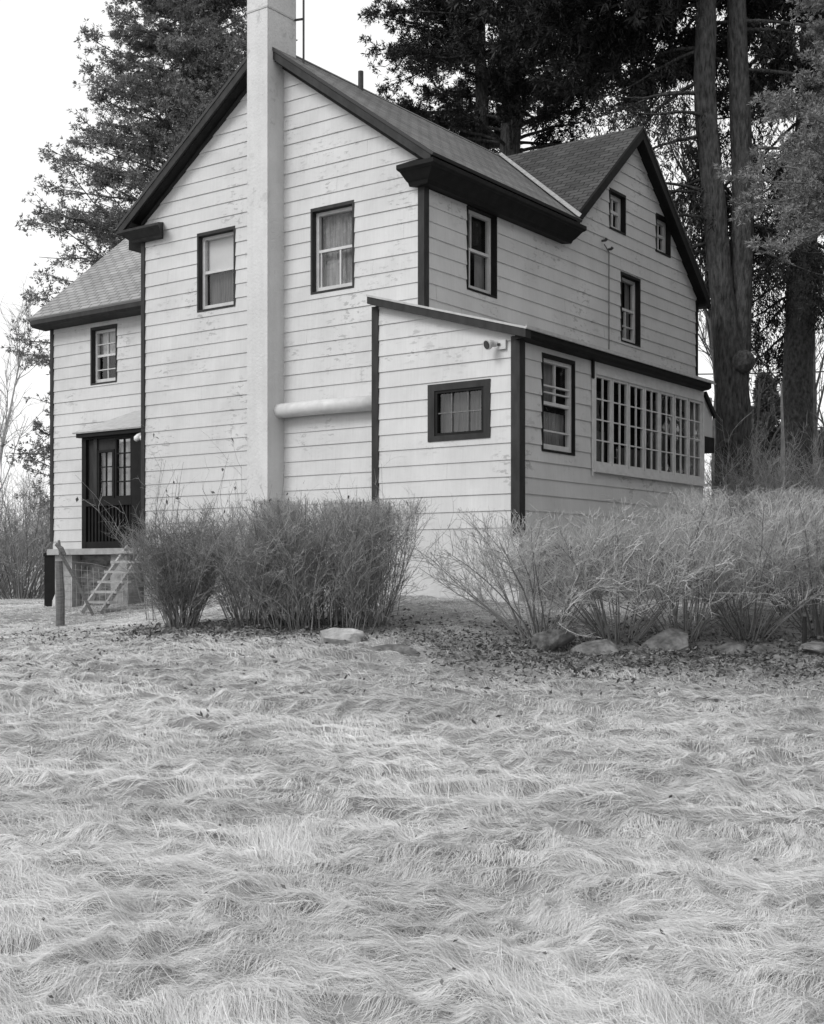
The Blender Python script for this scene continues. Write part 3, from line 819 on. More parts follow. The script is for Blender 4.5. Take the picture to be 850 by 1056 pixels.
# entry platform, pier and steps (a thing of their own)
def hwp(x, y, z): return tuple(hw(x, y, z))
stoop = empty('entry_stoop', hw(-7.6, -.2, -.65), HA); tag(stoop, 'low landing of pale planks on a masonry pier under the dark entry porch', 'landing')
def sp(mb, name, m, par, org): 
    return mb.build(name, m, par, off=(-org[0], -org[1], -org[2]))
so = (-7.6, -.2, -.65)
mb = MB(); mb.box((-8.62, -.40, .33), (-5.80, -.03, .44)); mb.box((-8.62, -.03, .33), (-6.40, .28, .44)); sp(mb, 'landing_deck', M['plank'], stoop, so)
mb = MB(); mb.box((-8.5, -.3, -.8), (-8.0, .25, .326)); sp(mb, 'pier', M['masonry'], stoop, so)
mb = MB(); mb.box((-6.9, -.3, -.8), (-6.45, .25, .326)); sp(mb, 'pier', M['masonry'], stoop, so)
mb = MB(); mb.box((-8.0, -.1, -.8), (-6.9, .2, .326)); sp(mb, 'rubble_wall', M['rubble'], stoop, so)
steps = empty('wooden_steps', hw(-6.3, -1.2, -.8), HA); tag(steps, 'weathered open wooden steps climbing to the entry landing', 'steps')
so = (-6.3, -1.2, -.8)
for xx in (-6.32, -5.82):
    mb = MB(); mb.bar((xx, -1.45, -.70), (xx, -.40, .46), .05, .08); sp(mb, 'stringer', M['plank' if xx < -6 else 'wood2'], steps, so)
for k in range(6):
    t = (k + .4) / 6.0
    mb = MB(); y_ = -1.3 + .9 * t; z_ = -.66 + 1.06 * t; mb.box((-6.40, y_ - .10, z_ + .04), (-5.74, y_ + .10, z_ + .085)); sp(mb, 'tread', M['plank'], steps, so)

# floodlight, wall lamp, antenna, cable ---------------------------------
o = empty('flood_light', hw(1.79, LD - .02, 3.26), HA); tag(o, 'small white floodlight head on a box near the lean-to corner', 'lamp')
mb = MB(); mb.box((-.02, -.03, -.07), (.11, .0, .06)); mb.build('mount_box', M['white'], o, bevel=.005)
mb = MB(); mb.tube([(-.03, -.05, .0), (-.07, -.10, .01), (-.09, -.17, -.01), (-.10, -.2, -.02)], [.035, .05, .075, .078], 14); mb.build('lamp_head', M['white'], o, smooth=False)
mb = MB(); mb.tube([(-.100, -.201, -.021), (-.102, -.206, -.023)], [.062, .062], 14); mb.build('lens', M['iron'], o)
mb = MB(); mb.tube([(.02, -.03, .0), (-.02, -.05, .0)], .02, 8); mb.build('bracket', M['iron'], o)
o = empty('wall_lamp', hw(-6.60, EY - .02, 2.55), HA); tag(o, 'pair of round white lamp bulbs under the entry porch roof', 'lamp')
mb = MB(); mb.box((-.04, -.03, -.04), (.08, .0, .06)); mb.build('mount_box', M['dark'], o)
for dx in (-.06, .10):
    mb = MB(); mb.tube([(dx, -.05, .04), (dx, -.08, .02), (dx, -.12, -.02), (dx, -.17, -.06), (dx, -.2, -.09)], [.03, .04, .06, .06, .03], 14); mb.build('bulb', M['lamp'], o, smooth=True)
o = empty('antenna_mast', hw(-2.70, .28, 8.6), HA); tag(o, 'thin dark antenna mast strapped beside the chimney top', 'antenna')
mb = MB(); mb.tube([(0, 0, 0), (0, 0, 3.2)], .018, 8); mb.build('mast', M['iron'], o)
mb = MB(); mb.bar((0, 0, .78), (-.19, -.02, .8), .03, .03); mb.build('bracket', M['iron'], o)
mb = MB()
zs = .80
for (xa, ya, xb, yb) in ((-.651, -.706, -.179, -.706), (-.179, -.706, -.179, .0), (-.651, -.706, -.651, .0)):
    mb.bar((xa, ya, zs), (xb, yb, zs), .008, .03)
mb.build('strap', M['metal'], o)
o = empty('service_cable', hw(.03, 5.75, 6.35), HA); tag(o, 'thin cable hanging down the side wall from two insulators', 'cable')
mb = MB(); mb.tube([(.03, .15, -.05), (.02, .36, -.15), (.015, .37, -.7), (.015, .37, -2.3)], .011, 5); mb.build('wire', M['greybark'], o)
for (yy, zz_) in ((.12, .02), (.36, -.10)):
    mb = MB(); mb.tube([(-.01, yy, zz_), (.07, yy, zz_), (.1, yy, zz_ + .03)], [.022, .03, .03], 8); mb.build('insulator', M['iron'], o)

# ------------------------------------------------------------------ fence corner at the left
px_, Yp = pt(62, 21.2), 21.2
fence = empty('wire_fence', (px_, Yp, gz(px_, Yp))); tag(fence, 'weathered post with leaning rail and sagging wire mesh near the steps', 'fence')
mb = MB(); mb.tube([(0, 0, -.2), (.005, 0, .5), (-.02, 0, 1.08)], [.075, .07, .06], 9); mb.build('post', M['wood'], fence)
mb = MB(); mb.tube([(-.03, .03, 1.42), (.0, .02, 1.2), (.25, .05, .75), (.52, .1, .18)], [.02, .03, .03, .025], 7); mb.build('leaning_pole', M['wood'], fence)
mb = MB(); mb.tube([(-.07, 0, 1.36), (.02, 0, 1.28), (.08, 0, 1.18)], [.03, .045, .03], 7); mb.build('pole_knot', M['wood'], fence)
mb = MB()
for k in range(9):
    z_ = .08 + k * .125; mb.tube([(.03, .02, z_), (.45, .3, z_ - .04), (.95, .7, z_ - .02 - .02 * k)], .0035, 3, False)
for k in range(12):
    t = k / 11; mb.tube([(.05 + .9 * t, .03 + .66 * t, .02), (.05 + .9 * t + .02, .03 + .66 * t, .5), (.05 + .9 * t, .03 + .66 * t, 1.06 - .2 * t)], .0035, 3, False)
mb.build('wire_mesh', M['metal'], fence)
q = (pt(52, 25.2), 25.2)
o = empty('leaning_board', (q[0], q[1], -.62), R(-12)); tag(o, 'tall dark board standing on edge behind the fence post', 'board')
mb = MB(); mb.prism([(-.12, -.02, -.2), (-.12, -.02, 1.0), (.11, -.02, 1.0), (.11, -.02, .25), (.02, -.02, .05), (.02, -.02, -.2)], (0, .05, 0)); mb.build('board', M['dark'], o)
mb = MB(); mb.box((-.13, -.035, .93), (.12, .04, .99)); mb.build('batten', M['dark'], o)

#@@NATURE
# ------------------------------------------------------------------ vegetation helpers
UP = np.array([0, 0, 1.0])
def grow(P0, D0, L, K=5, wob=.15, pull=None, pull_amt=0.0):
    """polylines from P0 along D0 (n,3) of length L (n,), wandering and bending towards pull"""
    n = len(P0); P_ = np.empty((n, K, 3)); P_[:, 0] = P0; d = norm(D0.astype(float))
    for k in range(1, K):
        d = norm(d + rng.normal(size=(n, 3)) * wob + (0 if pull is None else pull * pull_amt))
        P_[:, k] = P_[:, k - 1] + d * (L / (K - 1))[:, None]
    return P_
def at(P_, idx, t):
    K = P_.shape[1]; f = t * (K - 1); k = np.minimum(f.astype(int), K - 2); fr = (f - k)[:, None]
    a, b = P_[idx, k], P_[idx, k + 1]
    return a + (b - a) * fr, norm(b - a)
def kids(P_, per, t0, t1, side, up, tang=1.0):
    n = len(P_); idx = np.repeat(np.arange(n), per); t = rng.uniform(t0, t1, n * per)
    p, d = at(P_, idx, t)
    r = norm(np.cross(d, rng.normal(size=d.shape)))
    return idx, t, p, norm(d * tang + r * side + UP * up)
def taper(P_, r0, r1):
    K = P_.shape[1]
    return (r0[:, None] * (1 - np.linspace(0, 1, K))[None] + r1 * np.linspace(0, 1, K)[None])

def shrub(name, label, cat, x, y, n, h, spread, base_r, mat='twig', group=None, top=None, per=(9, 7), arch=0.0, wide=1.0, thick=.008, leaves=0, lean=(0, 0), k3=.16, upt=.35, tk=.25, s2=1.0):
    z0 = gz(x, y) - .04
    root = empty(name, (x, y, z0)); tag(root, label, cat, group)
    a = rng.uniform(0, 2 * np.pi, n); rr = base_r * np.sqrt(rng.uniform(0, 1, n)); tilt = spread * np.sqrt(rng.uniform(.01, 1, n))
    o = np.stack([np.cos(a), np.sin(a), 0 * a], 1)
    o[:, 0] *= wide
    P0 = o * rr[:, None]
    D0 = o * np.sin(tilt)[:, None] + UP * np.cos(tilt)[:, None] + np.array([lean[0], lean[1], 0])
    L = h * rng.uniform(.75, 1.12, n)
    S1 = grow(P0, D0, L, 7, .10, np.concatenate([o[:, :2], -np.ones((n, 1)) * .6], 1), arch)
    i2, t2, p2, d2 = kids(S1, per[0], tk, .98, s2, upt)
    L2 = h * rng.uniform(.16, .44, len(p2)) * (1.15 - .55 * t2)
    S2 = grow(p2, d2, L2, 6, .19, UP, .04)
    i3, t3, p3, d3 = kids(S2, per[1], .2, 1, 1.1, upt * .7)
    L3 = k3 * rng.uniform(.5, 1.3, len(p3)) * h / 1.6
    S3 = grow(p3, d3, L3, 4, .13)
    def trim(S):
        if top is None: return S, np.ones(len(S), bool)
        tz = top + .025 * rng.normal(size=len(S)) + (rng.uniform(size=len(S)) < .02) * rng.uniform(.05, .35, len(S)) + .07 * (vnoise(S[:, 0, 0] * 2.2 + x * 3, S[:, 0, 1] * 2.2, 31) - .5)
        zb, zt = S[:, 0, 2], S[:, :, 2].max(1)
        f = np.where(zt > tz, (tz - zb) / np.maximum(zt - zb, 1e-3), 1)
        ok = f > .08; f = np.clip(f, .05, 1)[:, None, None]
        return S[:, :1] + (S - S[:, :1]) * f, ok
    out = []
    for S, r0 in ((S1, thick), (S2, thick * .50), (S3, thick * .30)):
        S, ok = trim(S); S = S[ok]
        V, F, I = tubes(S, taper(S, np.full(len(S), r0) * rng.uniform(.7, 1.3, len(S)), r0 * .35), 3)
        out.append((V, F, rng.uniform(0, 1, len(S))[I]))
    # stems and twigs as two parts
    V, F, A_ = out[0]; npmesh('stems', V, F, M['twigd'], root, A_)
    V, F, A_ = merge(out[1:]); npmesh('twigs', V, F, M[mat], root, A_)
    if leaves:
        S1t, _ = trim(S1); S2t, ok2 = trim(S2); hi_ = np.argsort(-(S2t[:, -1, 2] - 9 * ~ok2))[:leaves * 3]
        k = rng.choice(hi_, leaves); c, _ = at(S2t, k, rng.uniform(.6, 1, leaves))
        V, F, A_ = sprays(c, norm(rng.normal(size=c.shape) * .6 - UP), rng.uniform(.05, .09, leaves), rng.uniform(.03, .05, leaves), rng.uniform(0, .4, leaves))
        npmesh('leaves', V, F, M['leaf'], root, A_)
    return root

def trunk_mesh(pts, rad, n=18, seed=0, amp=.07):
    """tapered trunk with uneven bark surface"""
    pts = np.array(pts, float); rad = np.array(rad, float)
    m = 160; n = max(n, 36) if n > 12 else n; s = np.linspace(0, len(pts) - 1, m); k = np.minimum(s.astype(int), len(pts) - 2); f = (s - k)[:, None]
    f_s = f * f * (3 - 2 * f)
    C = np.stack([np.interp(s, np.arange(len(pts)), pts[:, j]) for j in range(3)], 1)
    for _ in range(40): C[1:-1] = (C[:-2] + 2 * C[1:-1] + C[2:]) / 4
    r = np.interp(s, np.arange(len(rad)), rad)
    a = np.linspace(0, 2 * np.pi, n, endpoint=False)
    m_ = 1
    nz = vnoise(a[None, :] * 2.2 + seed, C[:, 2:3] * 1.3 + seed * 3, 41) - .5 + .6 * (vnoise(a[None, :] * 5 + seed, C[:, 2:3] * 3 + seed, 43) - .5) + .35 * (vnoise(a[None, :] * 13 + seed, C[:, 2:3] * 2.6 + seed, 47) - .5)
    rr = r[:, None] * (1 + amp * 2 * nz)
    V = C[:, None, :] + np.stack([rr * np.cos(a), rr * np.sin(a), 0 * rr], -1)
    I = np.arange(m * n).reshape(m, n); J = np.roll(I, -1, 1)
    F = np.stack([I[:-1], J[:-1], J[1:], I[1:]], -1).reshape(-1, 4)
    return V.reshape(-1, 3), F

def limbs_for(axis_pts, zr, n, Lf, droop, az=None, K=8, rise=.1, r0=.05, zpow=1.0):
    """limb polylines leaving a trunk (axis_pts, polyline) between heights zr"""
    ap = np.array(axis_pts, float)
    z = zr[0] + (zr[1] - zr[0]) * rng.uniform(0, 1, n) ** zpow
    a = rng.uniform(0, 2 * np.pi, n) if az is None else rng.uniform(az[0], az[1], n)
    P0 = np.stack([np.interp(z, ap[:, 2], ap[:, 0]), np.interp(z, ap[:, 2], ap[:, 1]), z], 1)
    D0 = np.stack([np.cos(a), np.sin(a), np.full(n, rise) + rng.normal(size=n) * .12], 1)
    L = Lf(z) * rng.uniform(.65, 1.1, n)
    S = np.empty((n, K, 3)); S[:, 0] = P0; d = norm(D0)
    for k in range(1, K):
        t = k / (K - 1)
        d = norm(d + rng.normal(size=(n, 3)) * .07 + UP * (-droop if t < .6 else droop * 1.2))
        S[:, k] = S[:, k - 1] + d * (L / (K - 1))[:, None]
    return S, L

def foliage_pads(S, L, per2, tufts, needles, nl, nw, sec=.32, up=.1, down=.0, t0=.2, spreadp=1.0, flat=.55):
    """secondary branchlets carrying needle tufts; returns branchlets and needle mesh"""
    i2, t2, p2, d2 = kids(S, per2, t0, 1.0, .9, up)
    d2 = norm(d2 * np.array([1, 1, flat]) - UP * down)
    L2 = L[i2] * sec * rng.uniform(.5, 1.2, len(p2)) * (1.25 - .7 * t2)
    S2 = grow(p2, d2, L2, 4, .18)
    i3 = np.repeat(np.arange(len(S2)), tufts); t3 = rng.uniform(.25, 1.05, len(i3)).clip(0, 1)
    c, d3 = at(S2, i3, t3); c = c + rng.normal(size=c.shape) * .05 * spreadp
    i4 = np.repeat(np.arange(len(c)), needles)
    ax = norm(d3[i4] * .7 + rng.normal(size=(len(i4), 3)) * .75 + UP * .15)
    tv = rng.uniform(0, 1, len(c)); v = np.clip(tv[i4] * .7 + rng.uniform(0, .3, len(i4)), 0, 1)
    V, F, A_ = sprays(c[i4] + ax * nl * .1, ax, rng.uniform(.6, 1.2, len(i4)) * nl, rng.uniform(.6, 1.3, len(i4)) * nw, v)
    return S2, (V, F, A_)

def hang(S, L, per, n_side, sp, hl, nl, nw, t0=.15):
    """pendulous spruce branchlets hanging in curtains from the limbs"""
    n = len(S); idx = np.repeat(np.arange(n), per); t = rng.uniform(t0, 1, len(idx))
    p, d = at(S, idx, t)
    side = norm(np.cross(d, UP)) * (rng.normal(size=len(idx)) * .10 * L[idx] * (1.15 - t))[:, None]
    p = p + side - UP * (np.linalg.norm(side, axis=1) * .25)[:, None]
    ln = hl * rng.uniform(.25, 1.25, len(idx)) * (.5 + .5 * vnoise(p[:, 0] * 1.7, p[:, 1] * 1.7 + p[:, 2], 61))
    i2 = np.repeat(np.arange(len(p)), sp); u = rng.uniform(0, 1, len(i2))
    sway = rng.normal(size=(len(p), 3)) * np.array([.12, .12, 0])
    c = p[i2] - UP * (u * ln[i2])[:, None] + sway[i2] * (u * ln[i2])[:, None] + rng.normal(size=(len(i2), 3)) * .035
    ax = norm(-UP * .75 + rng.normal(size=(len(i2), 3)) * .55)
    tv = rng.uniform(0, 1, len(p))
    return sprays(c, ax, rng.uniform(.6, 1.3, len(i2)) * nl, rng.uniform(.6, 1.3, len(i2)) * nw, np.clip(tv[i2] * .7 + rng.uniform(0, .3, len(i2)), 0, 1))

def tree(name, label, x, y, trunk_pts, trunk_rad, bark, group=None, z0=None, seed=1):
    z0 = gz(x, y) if z0 is None else z0
    root = empty(name, (x, y, z0)); tag(root, label, 'tree', group)
    P_ = [(px - x, py - y, pz - z0) for px, py, pz in trunk_pts]
    V, F = trunk_mesh(P_, trunk_rad, seed=seed)
    npmesh('trunk', V, F, M[bark], root, smooth=True)
    return root, P_
def limbmesh(name, S, r0, bark, root, r1=.008):
    V, F, I = tubes(S, taper(S, np.broadcast_to(r0, (len(S),)).astype(float), r1), 5)
    npmesh(name, V, F, M[bark], root, smooth=True)
def foliage(name, parts, mat, root):
    V, F, A_ = merge(parts) if len(parts) > 1 else parts[0]
    npmesh(name, V, F, M[mat], root, A_)

# ------------------------------------------------------------------ big trees
# tall grey evergreen behind the wing (left)
D = 38.0
tx = pt(190, D)
root, tp = tree('evergreen_tree', 'tall feathery grey evergreen rising behind the left wing', tx, D + .5, [(tx, D + .5, -.9), (tx - .1, D + .5, 8), (tx + .1, D + .5, 16), (tx, D + .5, 25)], [.36, .28, .16, .04], 'bark', seed=2)
S, L = limbs_for(tp, (1.2, 24.5), 600, lambda z: np.clip(2.6 + (17 - z) * .25, .5, 4.95), .06, rise=.3, zpow=1.12)
S2, nd = foliage_pads(S, L, 19, 7, 8, .12, .033, sec=.23, up=.1, down=.02, t0=.12, spreadp=1.3, flat=.3)
limbmesh('limbs', S, .05, 'greybark', root); limbmesh('branchlets', S2, .012, 'greybark', root, .004)
foliage('crown', [nd], 'cedar', root)
# dark pine behind the main roof
D = 37.0; tx = pt(515, D)
root, tp = tree('dark_pine', 'black twin stemmed pine massed behind the main roof ridge', tx, D, [(tx + .1, D, -.6), (tx + .1, D, 8), (tx + .35, D, 13), (tx + .3, D, 19)], [.4, .36, .27, .14], 'bark', seed=5)
V, F = trunk_mesh([(0, .3, 9), (-.45, .3, 12), (-.6, .3, 19)], [.25, .22, .1], seed=9); npmesh('trunk', V, F, M['bark'], root, smooth=True)
S, L = limbs_for(tp, (12.3, 20.5), 150, lambda z: np.clip(4.25 - (z - 12) * .1, 1.5, 4.25), .05, rise=.30)
S2, nd = foliage_pads(S, L, 18, 10, 11, .15, .03, sec=.24, up=.25, t0=.22, spreadp=1.6)
limbmesh('limbs', S, .06, 'bark', root); limbmesh('branchlets', S2, .014, 'bark', root, .005)
foliage('crown', [nd], 'pine', root)
# big double-trunked spruce right of the house
D = 29.0; b0 = pt(756, D)
t1 = [(b0, D, -.5), (pt(757, D), D, 1.2), (pt(757, D), D, 3.9), (pt(745, D), D, 6.2), (pt(737, D), D, 8.3), (pt(726, D), D, 10.6), (pt(730, D), D, 13.5), (pt(736, D), D, 18)]
t1r = [.54, .43, .38, .27, .25, .24, .22, .14]
root, tp = tree('spruce_tree', 'huge double trunked spruce with drooping branches beside the glazed porch', b0, D, t1, t1r, 'bark', seed=3)
t2 = [(pt(760, D) - b0, .1, 3.6), (pt(765, D) - b0, .1, 6.5), (pt(768, D) - b0, .1, 9), (pt(763, D) - b0, .1, 11.5), (pt(760, D) - b0, .1, 14), (pt(760, D) - b0, .1, 19)]
V, F = trunk_mesh(t2, [.27, .26, .24, .22, .2, .14], seed=6); npmesh('trunk', V, F, M['bark'], root, smooth=True)
for (bx, bz, br) in ((768, 372, .26), (750, 457, .11)):
    zc_ = (H_ - bz) / F_ * (D - .4) - root.location.z; xc_ = pt(bx, D - .4) - b0
    mb = MB(); mb.tube([(xc_ - .02, -.2, zc_ - .02), (xc_, -.38, zc_), (xc_ + .01, -.48, zc_), (xc_ + .01, -.53, zc_)], [br, br, br * .8, br * .4], 12); mb.build('burl', M['bark2'], root, smooth=True)
Sa, La = limbs_for(tp, (7.4, 17.5), 42, lambda z: np.clip(3.3 + (z - 8) * .2, 2, 5.5), .10, az=(.6, 3.9), rise=.05)
Sb, Lb = limbs_for([(p[0], p[1], p[2]) for p in t2], (7.5, 18), 36, lambda z: np.clip(3.0 + (z - 8) * .2, 2, 5.5), .10, az=(-.7, 2.6), rise=.05)
Sc, Lc = limbs_for(tp, (12.7, 17.5), 28, lambda z: np.clip(5.0 + (z - 8) * .1, 2, 6), .08, az=(2.2, 4.2), rise=.12)
S = np.concatenate([Sa, Sb, Sc]); L = np.concatenate([La, Lb, Lc])
hi = S[:, 0, 2] > 12.8
S2, nd2 = foliage_pads(S[hi], L[hi], 18, 8, 9, .24, .05, sec=.24, up=-.05, down=.2, t0=.15)
nd = hang(S, L, 32, 1, 24, 1.0, .14, .03)
limbmesh('limbs', S, .05, 'bark', root); limbmesh('branchlets', S2, .012, 'bark', root, .005)
foliage('crown', [nd, nd2], 'spruce', root)
# second spruce
D = 33.0; b0 = pt(822, D)
t1 = [(b0, D, -.5), (b0, D, 2), (pt(822, D), D, 5), (pt(829, D), D, 9), (pt(838, D), D, 13), (pt(842, D), D, 19)]
root, tp = tree('spruce_tree', 'single scaly trunked spruce with hanging boughs, right of the double trunked one', b0, D, t1, [.46, .40, .37, .35, .31, .2], 'bark2', seed=8)
S, L = limbs_for(tp, (6.6, 19), 66, lambda z: np.clip(2.0 + (z - 6) * .24, 1.2, 5.5), .12, az=(-.9, 4.0), rise=0)
hi = S[:, 0, 2] > 12.8
S2, nd2 = foliage_pads(S[hi], L[hi], 16, 8, 9, .24, .05, sec=.24, up=-.05, down=.2, t0=.15)
nd = hang(S, L, 34, 1, 24, 1.3, .15, .032)
limbmesh('limbs', S, .05, 'bark', root); limbmesh('branchlets', S2, .012, 'bark', root, .005)
foliage('crown', [nd, nd2], 'spruce', root)
# paler pine whose boughs reach in from the right edge
D = 23.0; b0 = pt(955, D)
root, tp = tree('pale_pine', 'lighter grey pine boughs reaching in from the right edge', b0, D, [(b0, D, -.6), (b0, D, 5), (b0 + .1, D, 10), (b0, D, 15)], [.3, .26, .2, .08], 'pale bark', seed=12)
S, L = limbs_for(tp, (6.8, 11.2), 56, lambda z: np.clip(3.35 - (z - 7) * .2, 1.2, 3.35), .03, az=(2.0, 4.4), rise=.15)
S2, nd = foliage_pads(S, L, 20, 9, 12, .095, .02, sec=.24, up=.15, t0=.25)
limbmesh('limbs', S, .03, 'greybark', root); limbmesh('branchlets', S2, .008, 'greybark', root, .004)
foliage('crown', [nd], 'palepine', root)
# small far evergreens, and unseen ones added to shade the house side
def cone(name, label, px, D, top, w, base=-.6, mat='farever', n=90, group=None):
    x = pt(px, D)
    root, tp = tree(name, label, x, D, [(x, D, base), (x, D, top * .5), (x, D, top)], [.12, .09, .02], 'greybark', z0=base, group=group)
    S, L = limbs_for(tp, (.6, top - base), n, lambda z: np.clip(w * (1 - z / (top - base)) + .15, .15, w), .03, rise=.55)
    S2, nd = foliage_pads(S, L, 14, 5, 7, .34, .09, sec=.35, up=.5, t0=.1)
    limbmesh('limbs', S, .03, 'greybark', root); foliage('crown', [nd], mat, root)
cone('evergreen_tree', 'small grey conical evergreen seen between the two spruce trunks', 790, 56, 8.4, 2.6)
for ex, ey, eh, lb in ((13.5, 25, 17, 'broad unseen evergreen added for shade beyond the right edge, nearest the hedge row'), (17, 33, 18, 'broad unseen evergreen added for shade beyond the right edge, level with the spruces'), (13.0, 15.5, 15, 'broad unseen evergreen added for shade beyond the right edge, beside the lawn bank'), (11.5, 8.5, 15, 'broad unseen evergreen added for shade beyond the right edge, beside the middle of the lawn'), (10.5, 1.5, 15, 'broad unseen evergreen added for shade beyond the right edge, level with the camera'), (19, 11, 19, 'tall unseen evergreen added for shade beyond the right edge, behind the nearer ones'), (19, 22, 19, 'tall unseen evergreen added for shade beyond the right edge, behind the hedge end')):
    cone('evergreen_tree', lb, CX_ + ex / ey * F_, ey, eh, 4.0, mat='spruce', n=130, group='unseen shade evergreens beyond the right edge')  # unseen trees, added to darken the side wall and its panes
cone('evergreen_tree', 'low dark evergreen at the right edge behind the second spruce', 850, 50, 5.2, 2.4)

# ------------------------------------------------------------------ bare trees and saplings
def bare(name, label, px, D, h, r, n1=16, n2=9, n3=6, lean=0.0, mat='greybark', group=None, z0=None, spread=.55, cat='tree'):
    x = pt(px, D); z0 = gz(x, D) - .1 if z0 is None else z0
    root = empty(name, (x, D, z0)); tag(root, label, cat, group)
    T = grow(np.zeros((1, 3)), np.array([[lean, 0, 1.0]]), np.array([h]), 9, .06, UP, .06)
    V, F, I = tubes(T, taper(T, np.array([r]), r * .2), 8); npmesh('trunk', V, F, M[mat], root, smooth=True)
    i, t, p, d = kids(T, n1, .22, .98, spread, .35)
    A1 = grow(p, d, h * .42 * rng.uniform(.5, 1.1, len(p)) * (1.2 - .8 * t), 6, .13, UP, .1)
    i, t, p, d = kids(A1, n2, .2, 1, .7, .25)
    A2 = grow(p, d, h * .16 * rng.uniform(.5, 1.2, len(p)), 5, .16, UP, .05)
    i, t, p, d = kids(A2, n3, .2, 1, .8, .15)
    A3 = grow(p, d, h * .075 * rng.uniform(.5, 1.2, len(p)), 4, .2)
    out = []
    for S_, rr in ((A1, r * .36), (A2, r * .15), (A3, r * .08)):
        V, F, I = tubes(S_, taper(S_, np.full(len(S_), rr), rr * .4), 4 if rr > .02 else 3); out.append((V, F, np.zeros(len(V))))
    V, F, _ = merge(out); npmesh('branches', V, F, M[mat], root)
    return root
bare('bare_sapling', 'thin curving bare stem just right of the rear gable corner', 733, 34, 13, .085, 9, 5, 4, lean=-.10)
bare('bare_sapling', 'second thin bare stem close against the spruce trunk', 741, 35, 12, .075, 8, 5, 4, lean=-.06)
bare('bare_tree', 'slender bare tree between the two spruce trunks', 787, 40, 13, .11, 12, 6, 4, lean=-.03)
bare('bare_tree', 'spreading bare tree behind the second spruce at the right edge', 846, 42, 11, .12, 14, 7, 5, lean=-.05)
bare('bare_tree', 'pale far bare tree at the left edge of the picture', 2, 58, 11, .11, 14, 8, 5, mat='pale bark')
bare('bare_tree', 'leafless tree standing on the lawn outside the left edge', -745, 17, 13, .2, 20, 11, 7)
# pale slender stem at the second spruce
o = empty('slim_sapling', (pt(805, 30), 30, -.5)); tag(o, 'straight pale thin stem standing against the left of the second spruce trunk', 'sapling')
V, F = trunk_mesh([(0, 0, 0), (.03, 0, 1.8), (.06, 0, 3.4), (.02, 0, 4.9)], [.075, .065, .05, .02], n=8, seed=4); npmesh('stem', V, F, M['pale bark'], o, smooth=True)

# far brush
for px, D, h, n, lb in ((-8, 34, 2.2, 60, 'grey winter brush filling the left edge of the frame'), (22, 32, 2.6, 70, 'grey brush left of the dark board'), (40, 37, 3.4, 50, 'taller grey brush close behind the wing corner'),
                        (10, 46, 4.4, 50, 'highest of the brush thickets at the left, farthest back'),
                        (-75, 38, 3.4, 50, 'brush thicket just outside the left edge of the frame'), (-150, 40, 3.8, 50, 'brush thicket farther outside the left edge of the frame')):
    shrub('brush', lb, 'brush', pt(px, D), D, n, h, .75, .5, 'brush', 'brush left of the house', per=(8, 6), thick=.014)
for px, D, h, n, lb in ((745, 27, 2.6, 50, 'tangled brush at the foot of the double trunked spruce'), (790, 27, 3.0, 60, 'tangled brush between the two spruce trunks'), (845, 28, 3.0, 60, 'tangled brush at the right edge under the second spruce'), (812, 37, 4.2, 60, 'far brush filling the gap behind the pale stem')):
    shrub('brush', lb, 'brush', pt(px, D), D, n, h, .7, .6, 'brush', 'brush under the spruces', per=(8, 6), thick=.012)

# power lines
for (z1, z2, lb) in ((6.6, 8.6, 'upper of two dark wires crossing behind the spruce trunks'), (4.9, 6.2, 'lower of two dark wires crossing behind the spruce trunks')):
    o = empty('overhead_wire', (10, 43, z1)); tag(o, lb, 'wire', 'overhead wires')
    mb = MB(); mb.tube([(-2 + 22 * t, 1.5 * t, (z2 - z1) * t - .5 * math.sin(math.pi * t)) for t in [k / 10 for k in range(11)]], .022, 5); mb.build('wire', M['iron'], o)

# ------------------------------------------------------------------ shrubs in front of the house
x = pt(188, 17.0); shrub('bare_shrub', 'dark brushy bare shrub left of the clipped one', 'shrub', x, 17.0, 100, 1.45, .55, .2, 'twigd', per=(12, 9), thick=.007, tk=.15)
x = pt(336, 16.7); shrub('clipped_shrub', 'large flat topped clipped bare shrub in front of the chimney', 'shrub', x, 16.7, 170, 1.8, .24, .55, 'twigm', top=1.68, per=(20, 7), wide=1.5, thick=.0075, leaves=26, k3=.11, tk=.08, arch=-.02)
x = pt(262, 16.9); shrub('bare_shrub', 'looser bare shrub joining the clipped one on its left', 'shrub', x, 16.9, 80, 1.5, .5, .3, 'twigm', top=1.45, per=(12, 8), tk=.12, thick=.007)
hedge = ((556, 15.95, 1.72, .82, 'leftmost shrub of the right hedge row, fanning in front of the lean-to corner'),
         (638, 16.0, 1.75, .70, 'second shrub of the right hedge row, below the lean-to side window'),
         (705, 16.1, 1.75, .78, 'third shrub of the right hedge row, below the glazed porch'),
         (772, 16.2, 1.85, .72, 'fourth shrub of the right hedge row, in front of the spruce trunk'),
         (850, 16.2, 1.85, .72, 'shrub of the right hedge row cut by the right edge of the frame'),
         (925, 16.4, 1.85, .66, 'shrub of the hedge row just beyond the right edge of the frame'))
for px, Y, h, spd, lb in hedge:
    shrub('hedge_shrub', lb, 'shrub', pt(px, Y), Y, 46, h, spd, .22, 'twig', 'bare shrubs of the right hedge row', top=1.80 if px > 700 else 1.66, per=(15, 6), thick=.0095, arch=.03, k3=.12, tk=.40, s2=1.15)
for px, Y, h, lb in ((752, 18.0, 2.1, 'shrub of the rear hedge row left of the spruce trunk'), (822, 18.0, 2.1, 'shrub of the rear hedge row right of the spruce trunk')):
    shrub('hedge_shrub', lb, 'shrub', pt(px, Y), Y, 50, h, .6, .25, 'twig', 'bare shrubs of the rear hedge row', top=1.72, per=(9, 7), thick=.007)
